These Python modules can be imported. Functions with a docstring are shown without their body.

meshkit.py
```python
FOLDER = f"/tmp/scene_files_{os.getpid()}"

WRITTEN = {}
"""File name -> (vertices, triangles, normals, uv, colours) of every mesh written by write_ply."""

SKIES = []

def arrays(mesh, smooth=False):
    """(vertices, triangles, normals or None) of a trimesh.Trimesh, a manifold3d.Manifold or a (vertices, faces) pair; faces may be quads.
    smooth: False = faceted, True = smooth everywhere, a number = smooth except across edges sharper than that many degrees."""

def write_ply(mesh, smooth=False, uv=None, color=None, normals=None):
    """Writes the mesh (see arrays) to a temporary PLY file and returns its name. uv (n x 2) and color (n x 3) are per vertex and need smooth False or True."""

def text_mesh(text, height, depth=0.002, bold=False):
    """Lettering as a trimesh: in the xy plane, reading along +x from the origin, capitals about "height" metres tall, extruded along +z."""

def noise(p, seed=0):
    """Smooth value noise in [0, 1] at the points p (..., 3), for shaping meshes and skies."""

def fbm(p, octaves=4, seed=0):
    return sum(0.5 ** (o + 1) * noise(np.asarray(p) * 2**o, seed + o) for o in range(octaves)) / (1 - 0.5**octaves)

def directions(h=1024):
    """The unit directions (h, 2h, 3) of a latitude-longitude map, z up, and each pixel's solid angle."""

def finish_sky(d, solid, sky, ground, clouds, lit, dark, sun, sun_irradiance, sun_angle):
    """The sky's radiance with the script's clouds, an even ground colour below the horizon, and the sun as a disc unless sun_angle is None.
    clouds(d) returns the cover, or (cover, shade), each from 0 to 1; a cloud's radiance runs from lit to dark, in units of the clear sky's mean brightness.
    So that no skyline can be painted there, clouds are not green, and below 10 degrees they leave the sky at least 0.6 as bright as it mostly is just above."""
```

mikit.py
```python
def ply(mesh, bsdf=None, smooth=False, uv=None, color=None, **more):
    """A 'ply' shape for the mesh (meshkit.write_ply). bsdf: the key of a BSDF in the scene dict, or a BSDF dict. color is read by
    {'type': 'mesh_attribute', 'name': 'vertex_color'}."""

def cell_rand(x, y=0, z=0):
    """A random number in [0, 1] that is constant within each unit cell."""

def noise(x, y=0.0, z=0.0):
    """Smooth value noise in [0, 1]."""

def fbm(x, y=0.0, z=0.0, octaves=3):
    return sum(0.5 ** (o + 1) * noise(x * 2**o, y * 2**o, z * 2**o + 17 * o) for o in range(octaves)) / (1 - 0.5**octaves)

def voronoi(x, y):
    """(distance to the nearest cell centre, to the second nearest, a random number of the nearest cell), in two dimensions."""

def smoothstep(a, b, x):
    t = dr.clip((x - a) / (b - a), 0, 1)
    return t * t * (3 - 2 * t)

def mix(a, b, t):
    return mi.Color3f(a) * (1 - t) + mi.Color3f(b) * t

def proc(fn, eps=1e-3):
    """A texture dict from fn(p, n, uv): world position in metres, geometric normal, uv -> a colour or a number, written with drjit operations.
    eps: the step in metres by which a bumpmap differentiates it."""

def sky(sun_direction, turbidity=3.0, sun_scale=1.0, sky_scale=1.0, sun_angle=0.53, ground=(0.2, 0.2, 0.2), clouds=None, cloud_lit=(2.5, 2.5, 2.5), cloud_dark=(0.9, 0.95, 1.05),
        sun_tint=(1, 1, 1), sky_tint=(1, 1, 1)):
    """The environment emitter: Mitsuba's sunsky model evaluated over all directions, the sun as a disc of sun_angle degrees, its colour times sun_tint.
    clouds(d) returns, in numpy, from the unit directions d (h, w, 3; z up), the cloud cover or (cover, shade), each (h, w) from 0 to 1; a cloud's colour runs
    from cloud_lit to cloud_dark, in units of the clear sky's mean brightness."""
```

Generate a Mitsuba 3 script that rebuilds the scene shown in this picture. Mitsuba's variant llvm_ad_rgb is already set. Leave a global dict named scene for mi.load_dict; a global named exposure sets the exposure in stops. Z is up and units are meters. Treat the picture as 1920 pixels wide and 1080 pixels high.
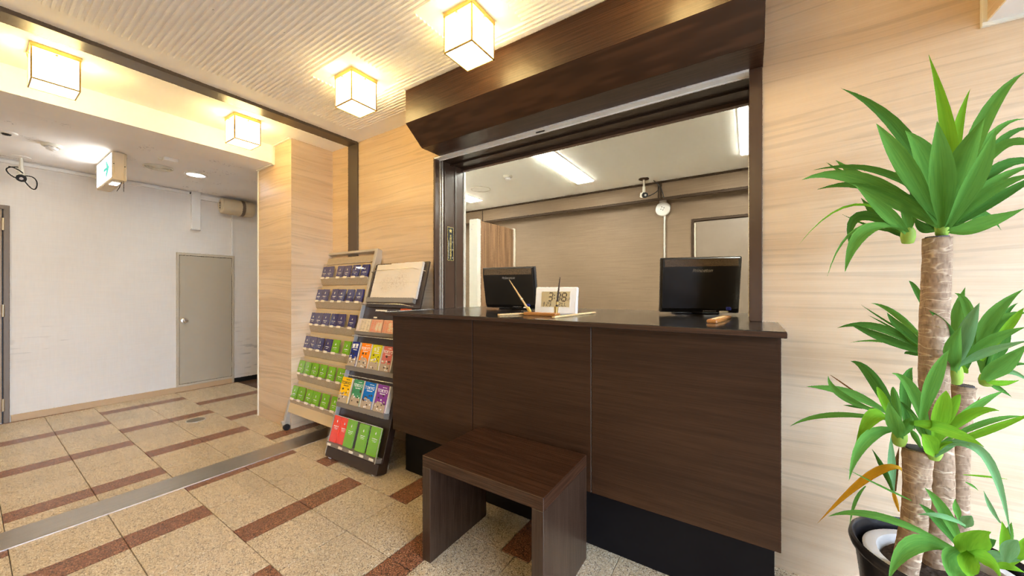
import math, random
import numpy as np, trimesh, manifold3d
from shapely.geometry import Polygon
import drjit as dr
import mitsuba as mi
import mikit, meshkit
from mikit import noise, fbm, voronoi, cell_rand, smoothstep, mix, proc
T4 = mi.ScalarTransform4f
rng = random.Random(11)
scene, labels = {}, {}

# ------------------------------------------------------------------ camera, sky, exposure
YAW = math.radians(33.24)
EYE = (0.0, 0.0, 1.2)
scene['camera'] = {'type': 'perspective', 'fov': 2 * math.degrees(math.atan(960 / 676)), 'fov_axis': 'x',
                   'principal_point_offset_y': -0.004629629629629629, 'near_clip': 0.02, 'far_clip': 100.0,
                   'to_world': T4().look_at(origin=EYE, target=[EYE[0] - math.sin(YAW), EYE[1] + math.cos(YAW), EYE[2]], up=[0, 0, 1])}
SKY = 34.0
scene['sky'] = mikit.sky((0.3, -0.5, 0.8), turbidity=4.0, sun_scale=0.0, sky_scale=SKY, ground=(0.35, 0.34, 0.33),
                         clouds=lambda d: np.ones(d.shape[:2]), cloud_lit=(0.78, 1.0, 1.32), cloud_dark=(0.7, 0.85, 1.1))
exposure = 1.64
LAMP = (6.8, 4.9, 1.95)          # warm cube lamps
TUBE = (20.5, 20.8, 18.6)            # office fluorescent panels
DOWN = (25.0, 28.5, 31.0)         # cool hall downlights

# ------------------------------------------------------------------ materials
def C(*rgb): return {'type': 'rgb', 'value': list(rgb)}
def pr(name, col, rough=0.5, spec=0.5, metallic=0.0, coat=0.0, bump=None, bs=0.001, eps=1e-3, **kw):
    b = {'type': 'principled', 'base_color': proc(col) if callable(col) else C(*col), 'roughness': rough, 'metallic': metallic}
    if not metallic: b['specular'] = spec
    if coat: b['clearcoat'] = coat; b['clearcoat_gloss'] = 0.85
    b.update(kw)
    if bump is not None:
        b = {'type': 'bumpmap', 'tex': proc(bump, eps=eps), 'scale': bs, 'bsdf': b}
    scene[name] = {'type': 'twosided', 'bsdf': b}
    return name

def along(p, n): return dr.select(dr.abs(n.x) > 0.5, p.y, p.x)
def oak(p, n, uv):
    a, z = along(p, n), p.z
    w = 0.11 * noise(a * 0.8, z * 1.7) + 0.03 * noise(a * 2.3, z * 5)
    broad = fbm(a * 0.5 + 3, (z + w) * 8.0, 2.0)
    mid = fbm(a * 1.1, (z + w) * 42.0, 5.0)
    fine = noise(a * 9.0, (z + 0.3 * w) * 420.0, 1.0)
    t = 0.60 * broad + 0.26 * mid + 0.14 * fine
    c = mix((0.53, 0.372, 0.228), (0.65, 0.495, 0.335), smoothstep(0.2, 0.8, t))
    vein = smoothstep(0.66, 0.8, noise(a * 2.0 + 9, (z + w) * 90.0, 3.0)) * 0.35
    return c * (1 - 0.30 * vein)
def wenge_h(p, n, uv):
    a = along(p, n); z = p.z + dr.select(dr.abs(n.z) > 0.7, p.y, 0.0)
    t = 0.30 * fbm(a * 0.9, z * 60.0, 1.0) + 0.70 * noise(a * 9.0, z * 420.0, 4.0)
    return mix((0.023, 0.0082, 0.0034), (0.046, 0.0175, 0.0075), smoothstep(0.2, 0.85, t))
def panel_wood(p, n, uv):
    a = along(p, n); z = p.z + dr.select(dr.abs(n.z) > 0.7, p.y, 0.0)
    t = 0.5 * fbm(a * 0.8 + 4, z * 11.0, 1.0) + 0.2 * noise(a * 1.4, z * 70.0, 2.0) + 0.3 * noise(a * 11.0, z * 480.0, 4.0)
    return mix((0.0245, 0.0098, 0.0040), (0.046, 0.0195, 0.0082), smoothstep(0.2, 0.85, t))
def wenge_v(p, n, uv):
    a = p.x + p.y
    t = 0.5 * fbm(a * 60.0, p.z * 1.3, 1.0) + 0.5 * noise(a * 500.0, p.z * 14.0, 4.0)
    return mix((0.021, 0.0095, 0.005), (0.038, 0.019, 0.0105), smoothstep(0.2, 0.85, t))
def wenge_bump(p, n, uv):
    a = along(p, n); z = p.z + dr.select(dr.abs(n.z) > 0.7, p.y, 0.0)
    return noise(a * 25.0, z * 330.0, 2.0) + 0.6 * noise(a * 60.0, z * 700.0, 2.0)
def specks(p, sc):
    f1, f2, r = voronoi(p.x * sc, p.y * sc)
    g, g2, r2 = voronoi(p.x * sc * 2.3 + 7, p.y * sc * 2.3)
    return r, r2
def granite(p, n, uv):
    r, r2 = specks(p, 290.0)
    c = mix((0.44, 0.325, 0.195), (0.60, 0.485, 0.32), r2)
    c = dr.select(r > 0.84, mix((0.12, 0.084, 0.05), (0.23, 0.16, 0.09), r2), c)
    c = dr.select(r < 0.15, mix((0.62, 0.53, 0.39), (0.76, 0.69, 0.55), r2), c)
    tone = cell_rand(dr.floor((p.x + 20.0) / 0.399), dr.floor((p.y + 20.0) / 0.3125), 5.0)
    return c * (0.90 + 0.14 * tone) * (0.93 + 0.14 * fbm(p.x * 2.0, p.y * 2.0))
def red_granite(p, n, uv):
    r, r2 = specks(p, 270.0)
    c = mix((0.15, 0.058, 0.030), (0.29, 0.115, 0.058), r2)
    c = dr.select(r > 0.74, mix((0.035, 0.018, 0.012), (0.085, 0.04, 0.025), r2), c)
    c = dr.select(r < 0.13, mix((0.36, 0.17, 0.09), (0.46, 0.25, 0.15), r2), c)
    return c
def plaster(p, n, uv):
    b = fbm(p.x * 3.0, p.y * 3.0, p.z * 3.0)
    s = smoothstep(0.80, 0.87, noise(p.x * 85.0, p.y * 85.0, p.z * 85.0)) * smoothstep(0.66, 0.78, noise(p.x * 7.0, p.y * 7.0, p.z * 7.0))
    return mix((0.73, 0.70, 0.67), (0.81, 0.785, 0.755), b) * (1 - 0.45 * s)
def plaster_bump(p, n, uv):
    return fbm(p.x * 120.0, p.y * 120.0, p.z * 120.0) + 1.3 * smoothstep(0.6, 0.8, noise(p.x * 30.0, p.y * 30.0, p.z * 30.0))
def white_wall(p, n, uv):
    b = fbm(p.y * 2.0, p.z * 2.0)
    weave = noise(p.y * 160.0, p.z * 12.0) * 0.5 + noise(p.y * 10.0, p.z * 160.0) * 0.5
    scuff = smoothstep(0.70, 0.84, noise(p.y * 9.0, p.z * 42.0)) * smoothstep(0.55, 0.72, noise(p.y * 2.3 + 4, p.z * 2.7)) * smoothstep(1.25, 0.3, p.z)
    return mix((0.66, 0.615, 0.56), (0.74, 0.70, 0.645), 0.5 * b + 0.5 * weave) * (1 - 0.28 * scuff)
def office_wall(p, n, uv):
    a = along(p, n)
    t = 0.5 * noise(a * 7.0, p.z * 150.0) + 0.3 * noise(a * 3.0, p.z * 420.0) + 0.2 * fbm(a * 2, p.z * 2)
    return mix((0.144, 0.096, 0.058), (0.190, 0.131, 0.082), t)
def brushed(p, n, uv):
    t = noise(p.x * 900.0, p.y * 3.0)
    return mix((0.50, 0.46, 0.40), (0.62, 0.575, 0.51), t)
def walnut(p, n, uv):
    a = p.x + p.y
    t = 0.55 * fbm(a * 22.0, p.z * 1.1) + 0.45 * noise(a * 160.0, p.z * 5.0)
    return mix((0.105, 0.052, 0.025), (0.23, 0.13, 0.068), smoothstep(0.2, 0.8, t))
def lightwood(p, n, uv):
    t = noise(p.x * 60.0, p.y * 60.0, p.z * 8.0)
    return mix((0.52, 0.33, 0.14), (0.66, 0.46, 0.22), t)
def perforated(p, n, uv):
    a = p.x * 160.0; z = p.z * 230.0
    fx, fz = a - dr.floor(a) - 0.5, z - dr.floor(z) - 0.5
    hole = dr.select(fx * fx + fz * fz < 0.085, 1.0, 0.0)
    return mix((0.42, 0.335, 0.23), (0.33, 0.255, 0.17), hole)
def bark(p, n, uv):
    fib = noise(p.x * 260.0, p.y * 260.0, p.z * 70.0)
    f = fbm(p.x * 70.0, p.y * 70.0, p.z * 70.0)
    q = noise(p.x * 17.0, p.y * 17.0, p.z * 88.0 + 1.2 * noise(p.x * 50.0, p.y * 50.0, p.z * 22.0))
    line = smoothstep(0.060, 0.012, dr.abs(q - 0.5)) * smoothstep(0.25, 0.6, f)
    crack = smoothstep(0.60, 0.80, noise(p.x * 330.0, p.y * 330.0, p.z * 75.0 + 5.0))
    c = mix((0.15, 0.085, 0.048), (0.40, 0.275, 0.175), 0.4 * fib + 0.6 * f)
    return mix(c * (1 - 0.22 * crack), (0.56, 0.43, 0.30), 0.7 * line)
def bark_bump(p, n, uv):
    q = noise(p.x * 17.0, p.y * 17.0, p.z * 88.0 + 1.2 * noise(p.x * 50.0, p.y * 50.0, p.z * 22.0))
    return smoothstep(0.42, 0.52, q) + 0.5 * fbm(p.x * 110.0, p.y * 110.0, p.z * 70.0)
def soil(p, n, uv):
    return mix((0.012, 0.008, 0.006), (0.07, 0.045, 0.03), fbm(p.x * 130.0, p.y * 130.0, p.z * 130.0))
def soil_bump(p, n, uv): return fbm(p.x * 110.0, p.y * 110.0, p.z * 110.0)
def vents(p, n, uv):
    a = p.x * 170.0 + p.y * 50.0; z = p.z * 230.0
    fx, fz = a - dr.floor(a) - 0.5, z - dr.floor(z) - 0.5
    return mix((0.11, 0.075, 0.045), (0.012, 0.010, 0.008), dr.select(fx * fx + fz * fz < 0.09, 1.0, 0.0))
def map_print(p, n, uv):
    f1, f2, r = voronoi(p.x * 75.0 + 0.8 * noise(p.x * 30, p.z * 30), p.z * 75.0)
    near = smoothstep(0.10, 0.03, dr.sqrt((p.x + 2.18) * (p.x + 2.18) * 0.6 + (p.z - 1.27) * (p.z - 1.27))) + smoothstep(0.09, 0.03, dr.sqrt((p.x + 2.33) * (p.x + 2.33) * 0.6 + (p.z - 1.25) * (p.z - 1.25)))
    line = smoothstep(0.16, 0.03, f2 - f1) * dr.clip(near, 0, 1)
    line = dr.maximum(line, 0.55 * smoothstep(0.0022, 0.0008, dr.abs(p.z - 1.262)) * smoothstep(-2.50, -2.48, p.x))
    return mix((0.70, 0.63, 0.54), (0.38, 0.29, 0.21), 0.75 * line)

pr('m_oak', oak, 0.42, 0.35)
pr('m_wenge', wenge_h, 0.33, 0.45, bump=wenge_bump, bs=0.00005, eps=4e-4)
pr('m_wenge_v', wenge_v, 0.32, 0.5)
pr('m_panel', panel_wood, 0.42, 0.22)
pr('m_dark_beam', (0.055, 0.038, 0.025), 0.34, 0.8)
pr('m_black', (0.006, 0.006, 0.0065), 0.45, 0.4)
pr('m_kick', (0.006, 0.005, 0.0055), 0.5, 0.12)
pr('m_header', (0.026, 0.014, 0.009), 0.30, 0.4)
pr('m_drain', (0.17, 0.15, 0.12), 0.6, 0.3)
pr('m_jamb', (0.066, 0.037, 0.024), 0.26, 0.5)
pr('m_top', (0.012, 0.0105, 0.010), 0.12, 0.5)
pr('m_granite', granite, 0.34, 0.4)
pr('m_red', red_granite, 0.30, 0.4)
pr('m_grout', (0.09, 0.065, 0.042), 0.8, 0.2)
pr('m_ceiling', plaster, 0.75, 0.2)
pr('m_ceiling_smooth', (0.77, 0.745, 0.715), 0.6, 0.2)
pr('m_pot_grey', (0.60, 0.57, 0.53), 0.4, 0.4)
pr('m_office_ceiling', (0.87, 0.865, 0.80), 0.7, 0.2)
pr('m_bounce_white', (0.82, 0.81, 0.78), 0.6, 0.2)  # white of the unseen lining that bounces light in the office
pr('m_white_wall', white_wall, 0.55, 0.25)
pr('m_office_wall', office_wall, 0.6, 0.25)
pr('m_office_trim', (0.040, 0.024, 0.014), 0.6, 0.12)
pr('m_office_floor', (0.76, 0.74, 0.68), 0.5, 0.3)  # pale so the unseen floor throws light up to the ceiling
pr('m_brown_floor', (0.085, 0.042, 0.022), 0.35, 0.4)
pr('m_asphalt', (0.22, 0.215, 0.21), 0.9, 0.1)
pr('m_plain_wall', (0.62, 0.57, 0.51), 0.6, 0.2)
pr('m_steel', brushed, 0.30, metallic=1.0)
pr('m_chrome', (0.72, 0.70, 0.67), 0.16, metallic=1.0)
pr('m_alu', (0.62, 0.60, 0.57), 0.38, metallic=0.7)
pr('m_gold', (0.60, 0.42, 0.14), 0.32, metallic=0.9)
pr('m_gold_print', (0.62, 0.49, 0.16), 0.4, 0.4)
pr('m_white', (0.78, 0.76, 0.72), 0.4, 0.4)
pr('m_white_print', (0.82, 0.80, 0.76), 0.5, 0.3)
pr('m_cream', (0.73, 0.70, 0.60), 0.4, 0.4)
pr('m_beige_plastic', (0.62, 0.52, 0.36), 0.4, 0.4)
pr('m_grey_door', (0.42, 0.365, 0.275), 0.35, 0.4)
pr('m_grey_frame', (0.47, 0.41, 0.315), 0.4, 0.4)
pr('m_door_brown', (0.30, 0.215, 0.135), 0.35, 0.4)
pr('m_frame_brown', (0.17, 0.13, 0.095), 0.4, 0.4)
pr('m_baseboard', (0.50, 0.34, 0.19), 0.45, 0.35)
pr('m_walnut', walnut, 0.4, 0.4)
pr('m_lightwood', lightwood, 0.45, 0.35)
pr('m_amber_wood', (0.34, 0.135, 0.032), 0.3, 0.5)
pr('m_rack_grey', (0.50, 0.45, 0.38), 0.35, metallic=0.35)
pr('m_rack_panel', (0.60, 0.455, 0.265), 0.5, 0.25)
pr('m_perforated', perforated, 0.45, 0.35)
pr('m_rack_brown', (0.030, 0.016, 0.011), 0.30, 0.5)
pr('m_lip_grey', (0.21, 0.185, 0.155), 0.35, 0.5)
pr('m_label', (0.78, 0.71, 0.58), 0.5, 0.3)
pr('m_blue', (0.03, 0.026, 0.15), 0.5, 0.18)
pr('m_green', (0.17, 0.46, 0.004), 0.5, 0.18)
pr('m_red_paper', (0.82, 0.035, 0.003), 0.5, 0.18)
pr('m_yellow', (0.85, 0.5, 0.004), 0.5, 0.18)
pr('m_leafgreen', (0.05, 0.24, 0.1), 0.5, 0.18)
pr('m_cyanblue', (0.006, 0.14, 0.45), 0.5, 0.18)
pr('m_purple', (0.2, 0.04, 0.24), 0.5, 0.18)
pr('m_pinkred', (0.55, 0.13, 0.10), 0.4, 0.4)
pr('m_navy', (0.014, 0.026, 0.18), 0.5, 0.18)
pr('m_orange', (0.82, 0.22, 0.006), 0.5, 0.18)
pr('m_lime', (0.58, 0.54, 0.008), 0.5, 0.18)
pr('m_photo_print', (0.44, 0.34, 0.235), 0.5, 0.3)
pr('m_dark_print', (0.05, 0.03, 0.02), 0.5, 0.3)
pr('m_pages', (0.60, 0.54, 0.47), 0.6, 0.2)
pr('m_card_lilac', (0.60, 0.49, 0.47), 0.5, 0.3)
pr('m_card_cream', (0.70, 0.58, 0.42), 0.5, 0.3)
pr('m_card_pink', (0.66, 0.36, 0.25), 0.5, 0.3)
pr('m_orange_tag', (0.72, 0.13, 0.04), 0.45, 0.4)
pr('m_map', map_print, 0.55, 0.3)
pr('m_monitor', (0.010, 0.009, 0.009), 0.28, 0.5)
pr('m_monitor_bezel', (0.035, 0.032, 0.030), 0.22, 0.5)
pr('m_vents', vents, 0.4, 0.4)
pr('m_lcd', (0.47, 0.38, 0.21), 0.25, 0.5)
pr('m_grey_print', (0.22, 0.21, 0.20), 0.4, 0.4)
pr('m_blue_plug', (0.02, 0.03, 0.25), 0.4, 0.4)
pr('m_rubber', (0.012, 0.012, 0.012), 0.5, 0.4)
pr('m_pot', (0.010, 0.009, 0.010), 0.30, 0.5)
pr('m_bark', bark, 0.75, 0.2, bump=bark_bump, bs=0.0022, eps=1e-3)
pr('m_cut', (0.055, 0.05, 0.055), 0.6, 0.3)
pr('m_soil', soil, 0.9, 0.1, bump=soil_bump, bs=0.01, eps=2e-3)
pr('m_dome', (0.55, 0.53, 0.50), 0.35, 0.4)
pr('m_hinge', (0.50, 0.42, 0.30), 0.3, metallic=0.8)
scene['m_clear'] = {'type': 'thindielectric', 'int_ior': 1.25}
def leafmat(name, a, b, tr):
    def f(p, n, uv):
        edge = smoothstep(0.0, 0.16, dr.abs(uv.x - 0.5)) 
        v = noise(uv.x * 26.0, uv.y * 1.5, p.x * 3.0)
        return mix(mix(a, b, 0.35 + 0.5 * v), mi.Color3f(a) * 1.25, 0.35 * (1 - edge))
    scene[name] = {'type': 'principledthin', 'base_color': proc(f), 'roughness': 0.42, 'spec_trans': 0.0, 'diff_trans': tr, 'eta': 1.4}
leafmat('m_leaf0', (0.040, 0.125, 0.022), (0.085, 0.225, 0.042), 0.6)
leafmat('m_leaf1', (0.075, 0.215, 0.038), (0.145, 0.345, 0.065), 0.7)
leafmat('m_leaf2', (0.105, 0.275, 0.018), (0.20, 0.41, 0.030), 0.7)
leafmat('m_leaf3', (0.12, 0.06, 0.02), (0.22, 0.12, 0.045), 0.4)
leafmat('m_leaf4', (0.10, 0.23, 0.085), (0.20, 0.37, 0.16), 0.6)
leafmat('m_leaf5', (0.45, 0.22, 0.015), (0.60, 0.33, 0.03), 0.7)
pr('m_shoot', (0.26, 0.40, 0.06), 0.5, 0.3)

# ------------------------------------------------------------------ helpers
def cb(x0, x1, y0, y1, z0, z1, b=0.0):
    """A box, its edges chamfered by b."""
    if b <= 0:
        m = trimesh.creation.box((x1 - x0, y1 - y0, z1 - z0)); m.apply_translation(((x0 + x1) / 2, (y0 + y1) / 2, (z0 + z1) / 2)); return m
    b = min(b, 0.45 * (x1 - x0), 0.45 * (y1 - y0), 0.45 * (z1 - z0))
    pts = []
    for X, sx in ((x0, 1), (x1, -1)):
        for Y, sy in ((y0, 1), (y1, -1)):
            for Z, sz in ((z0, 1), (z1, -1)):
                pts += [(X + sx * b, Y + sy * b, Z), (X + sx * b, Y, Z + sz * b), (X, Y + sy * b, Z + sz * b)]
    return trimesh.convex.convex_hull(np.array(pts))
def cat(*ms): return trimesh.util.concatenate([m for m in ms])
def cyl(p0, p1, r, n=16, r1=None):
    p0, p1 = np.array(p0, float), np.array(p1, float)
    a = np.linspace(0, 2 * np.pi, n, endpoint=False); d = p1 - p0; L = np.linalg.norm(d); d /= L
    u = np.cross(d, (0, 0, 1) if abs(d[2]) < .9 else (1, 0, 0)); u /= np.linalg.norm(u); v = np.cross(d, u)
    r1 = r if r1 is None else r1
    ring = np.cos(a)[:, None] * u + np.sin(a)[:, None] * v
    V = np.vstack([p0 + ring * r, p1 + ring * r1, [p0], [p1]])
    F = []
    for i in range(n):
        j = (i + 1) % n
        F += [(i, j, n + j), (i, n + j, n + i), (2 * n, j, i), (2 * n + 1, n + i, n + j)]
    return trimesh.Trimesh(V, F, process=False)
def tube(pts, r, n=8):
    pts = np.array(pts, float)
    t = np.gradient(pts, axis=0); t /= np.linalg.norm(t, axis=1, keepdims=True)
    ref = np.array((0, 0, 1.0)) if np.abs(t[:, 2]).mean() < .8 else np.array((1.0, 0, 0))
    r = np.broadcast_to(r, len(pts)); a = np.linspace(0, 2 * np.pi, n, endpoint=False); V = []
    for p, d, rr in zip(pts, t, r):
        u = np.cross(d, ref); u /= np.linalg.norm(u); v = np.cross(d, u)
        V.append(p + rr * (np.cos(a)[:, None] * u + np.sin(a)[:, None] * v))
    V = np.vstack(V + [pts[:1], pts[-1:]]); F = []; k = len(pts)
    for i in range(k - 1):
        for j in range(n):
            q = (j + 1) % n
            F += [(i * n + j, i * n + q, (i + 1) * n + q), (i * n + j, (i + 1) * n + q, (i + 1) * n + j)]
    for j in range(n):
        q = (j + 1) % n
        F += [(k * n, q, j), (k * n + 1, (k - 1) * n + j, (k - 1) * n + q)]
    m = trimesh.Trimesh(V, F, process=False)
    if m.volume < 0: m.invert()
    return m
def bez(p0, p1, p2, n=12):
    t = np.linspace(0, 1, n)[:, None]
    return (1 - t) ** 2 * np.array(p0) + 2 * t * (1 - t) * np.array(p1) + t ** 2 * np.array(p2)
def arc(pts, n=40):
    from scipy.interpolate import CubicSpline
    pts = np.array(pts, float); s = np.r_[0, np.cumsum(np.linalg.norm(np.diff(pts, axis=0), axis=1))]
    return CubicSpline(s, pts)(np.linspace(0, s[-1], n))
def lathe(profile, center=(0, 0, 0), n=40):
    m = trimesh.creation.revolve(np.array(profile, float), sections=n)
    m.apply_translation(center)
    if m.volume < 0: m.invert()
    return m
def prism(poly, d0, d1, axis='x'):
    """Extrude a polygon given in the two axes other than the named one (in x, y, z order)."""
    m = trimesh.creation.extrude_polygon(Polygon(poly), d1 - d0, engine='earcut')
    v = m.vertices.copy(); w = v[:, 2] + d0
    m.vertices = {'x': np.c_[w, v[:, 0], v[:, 1]], 'y': np.c_[v[:, 0], w, v[:, 1]], 'z': np.c_[v[:, 0], v[:, 1], w]}[axis]
    m.fix_normals(); return m
class Frame:
    """A local frame: u across, v up, w out of the face."""
    def __init__(self, o, u, v):
        self.o = np.array(o, float); self.u = np.array(u, float) / np.linalg.norm(u); v = np.array(v, float)
        v = v - self.u * (v @ self.u); self.v = v / np.linalg.norm(v); self.w = np.cross(self.u, self.v)
        self.M = np.eye(4); self.M[:3, 0], self.M[:3, 1], self.M[:3, 2], self.M[:3, 3] = self.u, self.v, self.w, self.o
    def __call__(self, m):
        m = m.copy(); m.apply_transform(self.M); return m
    def pt(self, u, v, w): return self.o + u * self.u + v * self.v + w * self.w
used = {}
def num(name):
    n = used.get(name, 0); used[name] = n + 1
    return name if n == 0 else f'{name}_{n:03d}'
def thing(name, label, cat_=None, group=None, kind=None):
    k = num(name); d = {'label': label}
    if cat_: d['category'] = cat_
    if group: d['group'] = group
    if kind: d['kind'] = kind
    labels[k] = d
    return k
def put(parent, part, mesh, bsdf, smooth=False, label=None, kind=None, **kw):
    k = num(f'{parent}__{part}') if part else parent
    scene[k] = mesh if isinstance(mesh, dict) else mikit.ply(mesh, bsdf, smooth, **kw)
    if label: labels[k] = {'label': label}
    if kind: labels.setdefault(k, {})['kind'] = kind
    return k
def moved(d, *xyz): return {**d, 'to_world': T4().translate(list(xyz))}
def emit(mesh, rgb): return mikit.ply(mesh, 'm_black', False, emitter={'type': 'area', 'radiance': C(*rgb)})
def text(s, h, depth=0.001, bold=True, slant=0.0, center=True):
    m = meshkit.text_mesh(s, h, depth, bold)
    v = m.vertices.copy(); v[:, 0] += slant * v[:, 1]
    if center: v[:, 0] -= (v[:, 0].min() + v[:, 0].max()) / 2
    m.vertices = v; return m
def shift(m, x=0, y=0, z=0):
    m = m.copy(); m.apply_translation((x, y, z)); return m
def stroke(pts, w, d=0.0008):
    """Flat strokes in the xy plane, from a list of polylines."""
    out = []
    for a, b in pts:
        a, b = np.array(a, float), np.array(b, float); t = (b - a) / np.linalg.norm(b - a); s = np.array((-t[1], t[0])) * w / 2
        out.append(trimesh.creation.extrude_polygon(Polygon([a - s, b - s, b + s, a + s]), d, engine='earcut'))
    return cat(*out)

# ------------------------------------------------------------------ the setting
CEIL, HALL, WY, HX = 2.523, 2.40, 1.938, -5.632
S = 'structure'
# floor: grout bed, granite tiles and red granite bars laid one by one
thing('floor', 'lobby floor of speckled beige granite tiles with red granite bars', kind=S)
used['floor'] = 1
X0, X1, Y0T, ROW, PER = -5.63, 1.68, 0.742, 0.3125, 0.798
put('floor', '', cb(HX, 1.7, -3.3, 1.99, -0.06, -0.006), 'm_grout')
BARW = 0.146
def piece(w, l): return cb(-w / 2, w / 2, -l / 2, l / 2, -0.02, 0.0, 0.0018)
GAP = 0.0028
tile_ply = {}
def lay(x0, x1, y0, y1, mat, name):
    x0, x1, y0, y1 = max(x0, X0), min(x1, X1), max(y0, -0.52), min(y1, 1.988)
    w, l = x1 - x0 - GAP, y1 - y0 - GAP
    if w < 0.01 or l < 0.01: return
    key = (round(w, 4), round(l, 4), mat)
    if key not in tile_ply: tile_ply[key] = mikit.ply(piece(w, l), mat)
    put('floor', name, moved(tile_ply[key], (x0 + x1) / 2, (y0 + y1) / 2, 0.0), mat)
for r in range(-2, 2):                       # double rows between y = Y0T + 2 r ROW
    for h in (0, 1):
        y0 = Y0T + (2 * r + h) * ROW; y1 = y0 + ROW
        off = -2.153 if r % 2 == 0 else -1.755
        for k in range(-6, 8):
            b = off + k * PER
            if b > X1 or b + PER < X0: continue
            lay(b, b + BARW, y0, y1, 'm_red', 'bar_tile')
            half = (PER - BARW) / 2
            lay(b + BARW, b + BARW + half, y0, y1, 'm_granite', 'tile')
            lay(b + BARW + half, b + PER, y0, y1, 'm_granite', 'tile')
put('floor', 'rear_paving', cb(HX, 1.7, -3.3, -0.524, -0.02, 0.0), 'm_granite')
put('floor', 'hall_boards', cb(HX, -3.94, 1.99, 4.6, -0.03, -0.004), 'm_brown_floor')
put('floor', 'pale_bounce_floor', cb(-3.94, 1.4, 2.244, 4.6, -0.03, 0.0), 'm_office_floor')  # unseen office floor, kept pale to bounce light onto the ceiling
put('floor', 'pavement_outside', cb(1.8, 14.0, -9, 9, -0.12, -0.03), 'm_asphalt')

# lobby ceiling with raised ribs
thing('ceiling', 'white plaster lobby ceiling with fine raised ribs', kind=S); used['ceiling'] = 1
put('ceiling', '', cb(-3.624, 1.7, -3.3, 2.24, CEIL, CEIL + 0.12), 'm_ceiling')
put('ceiling', 'bulkhead', cb(-3.94, -3.624, -3.3, 1.564, 2.36, CEIL + 0.12), 'm_ceiling_smooth')
put('ceiling', 'hall_slab', cb(HX, -3.94, -3.3, 4.6, HALL, HALL + 0.12), 'm_ceiling')
put('ceiling', 'office_slab', cb(-3.94, 1.4, 2.244, 4.6, 2.45, 2.55), 'm_office_ceiling')
LAMPX, LAMPY = (-2.042, -1.127, -0.212, 0.35), 1.345
def rib(x0, x1, y):
    a, b, h = 0.0078, 0.0048, 0.0095
    V = np.array([(x, y + s * q, z) for x in (x0, x1) for s, q, z in ((-1, a, CEIL + .001), (1, a, CEIL + .001), (1, b, CEIL - h), (-1, b, CEIL - h))])
    return trimesh.convex.convex_hull(V)
PITCH = 0.0253
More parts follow.
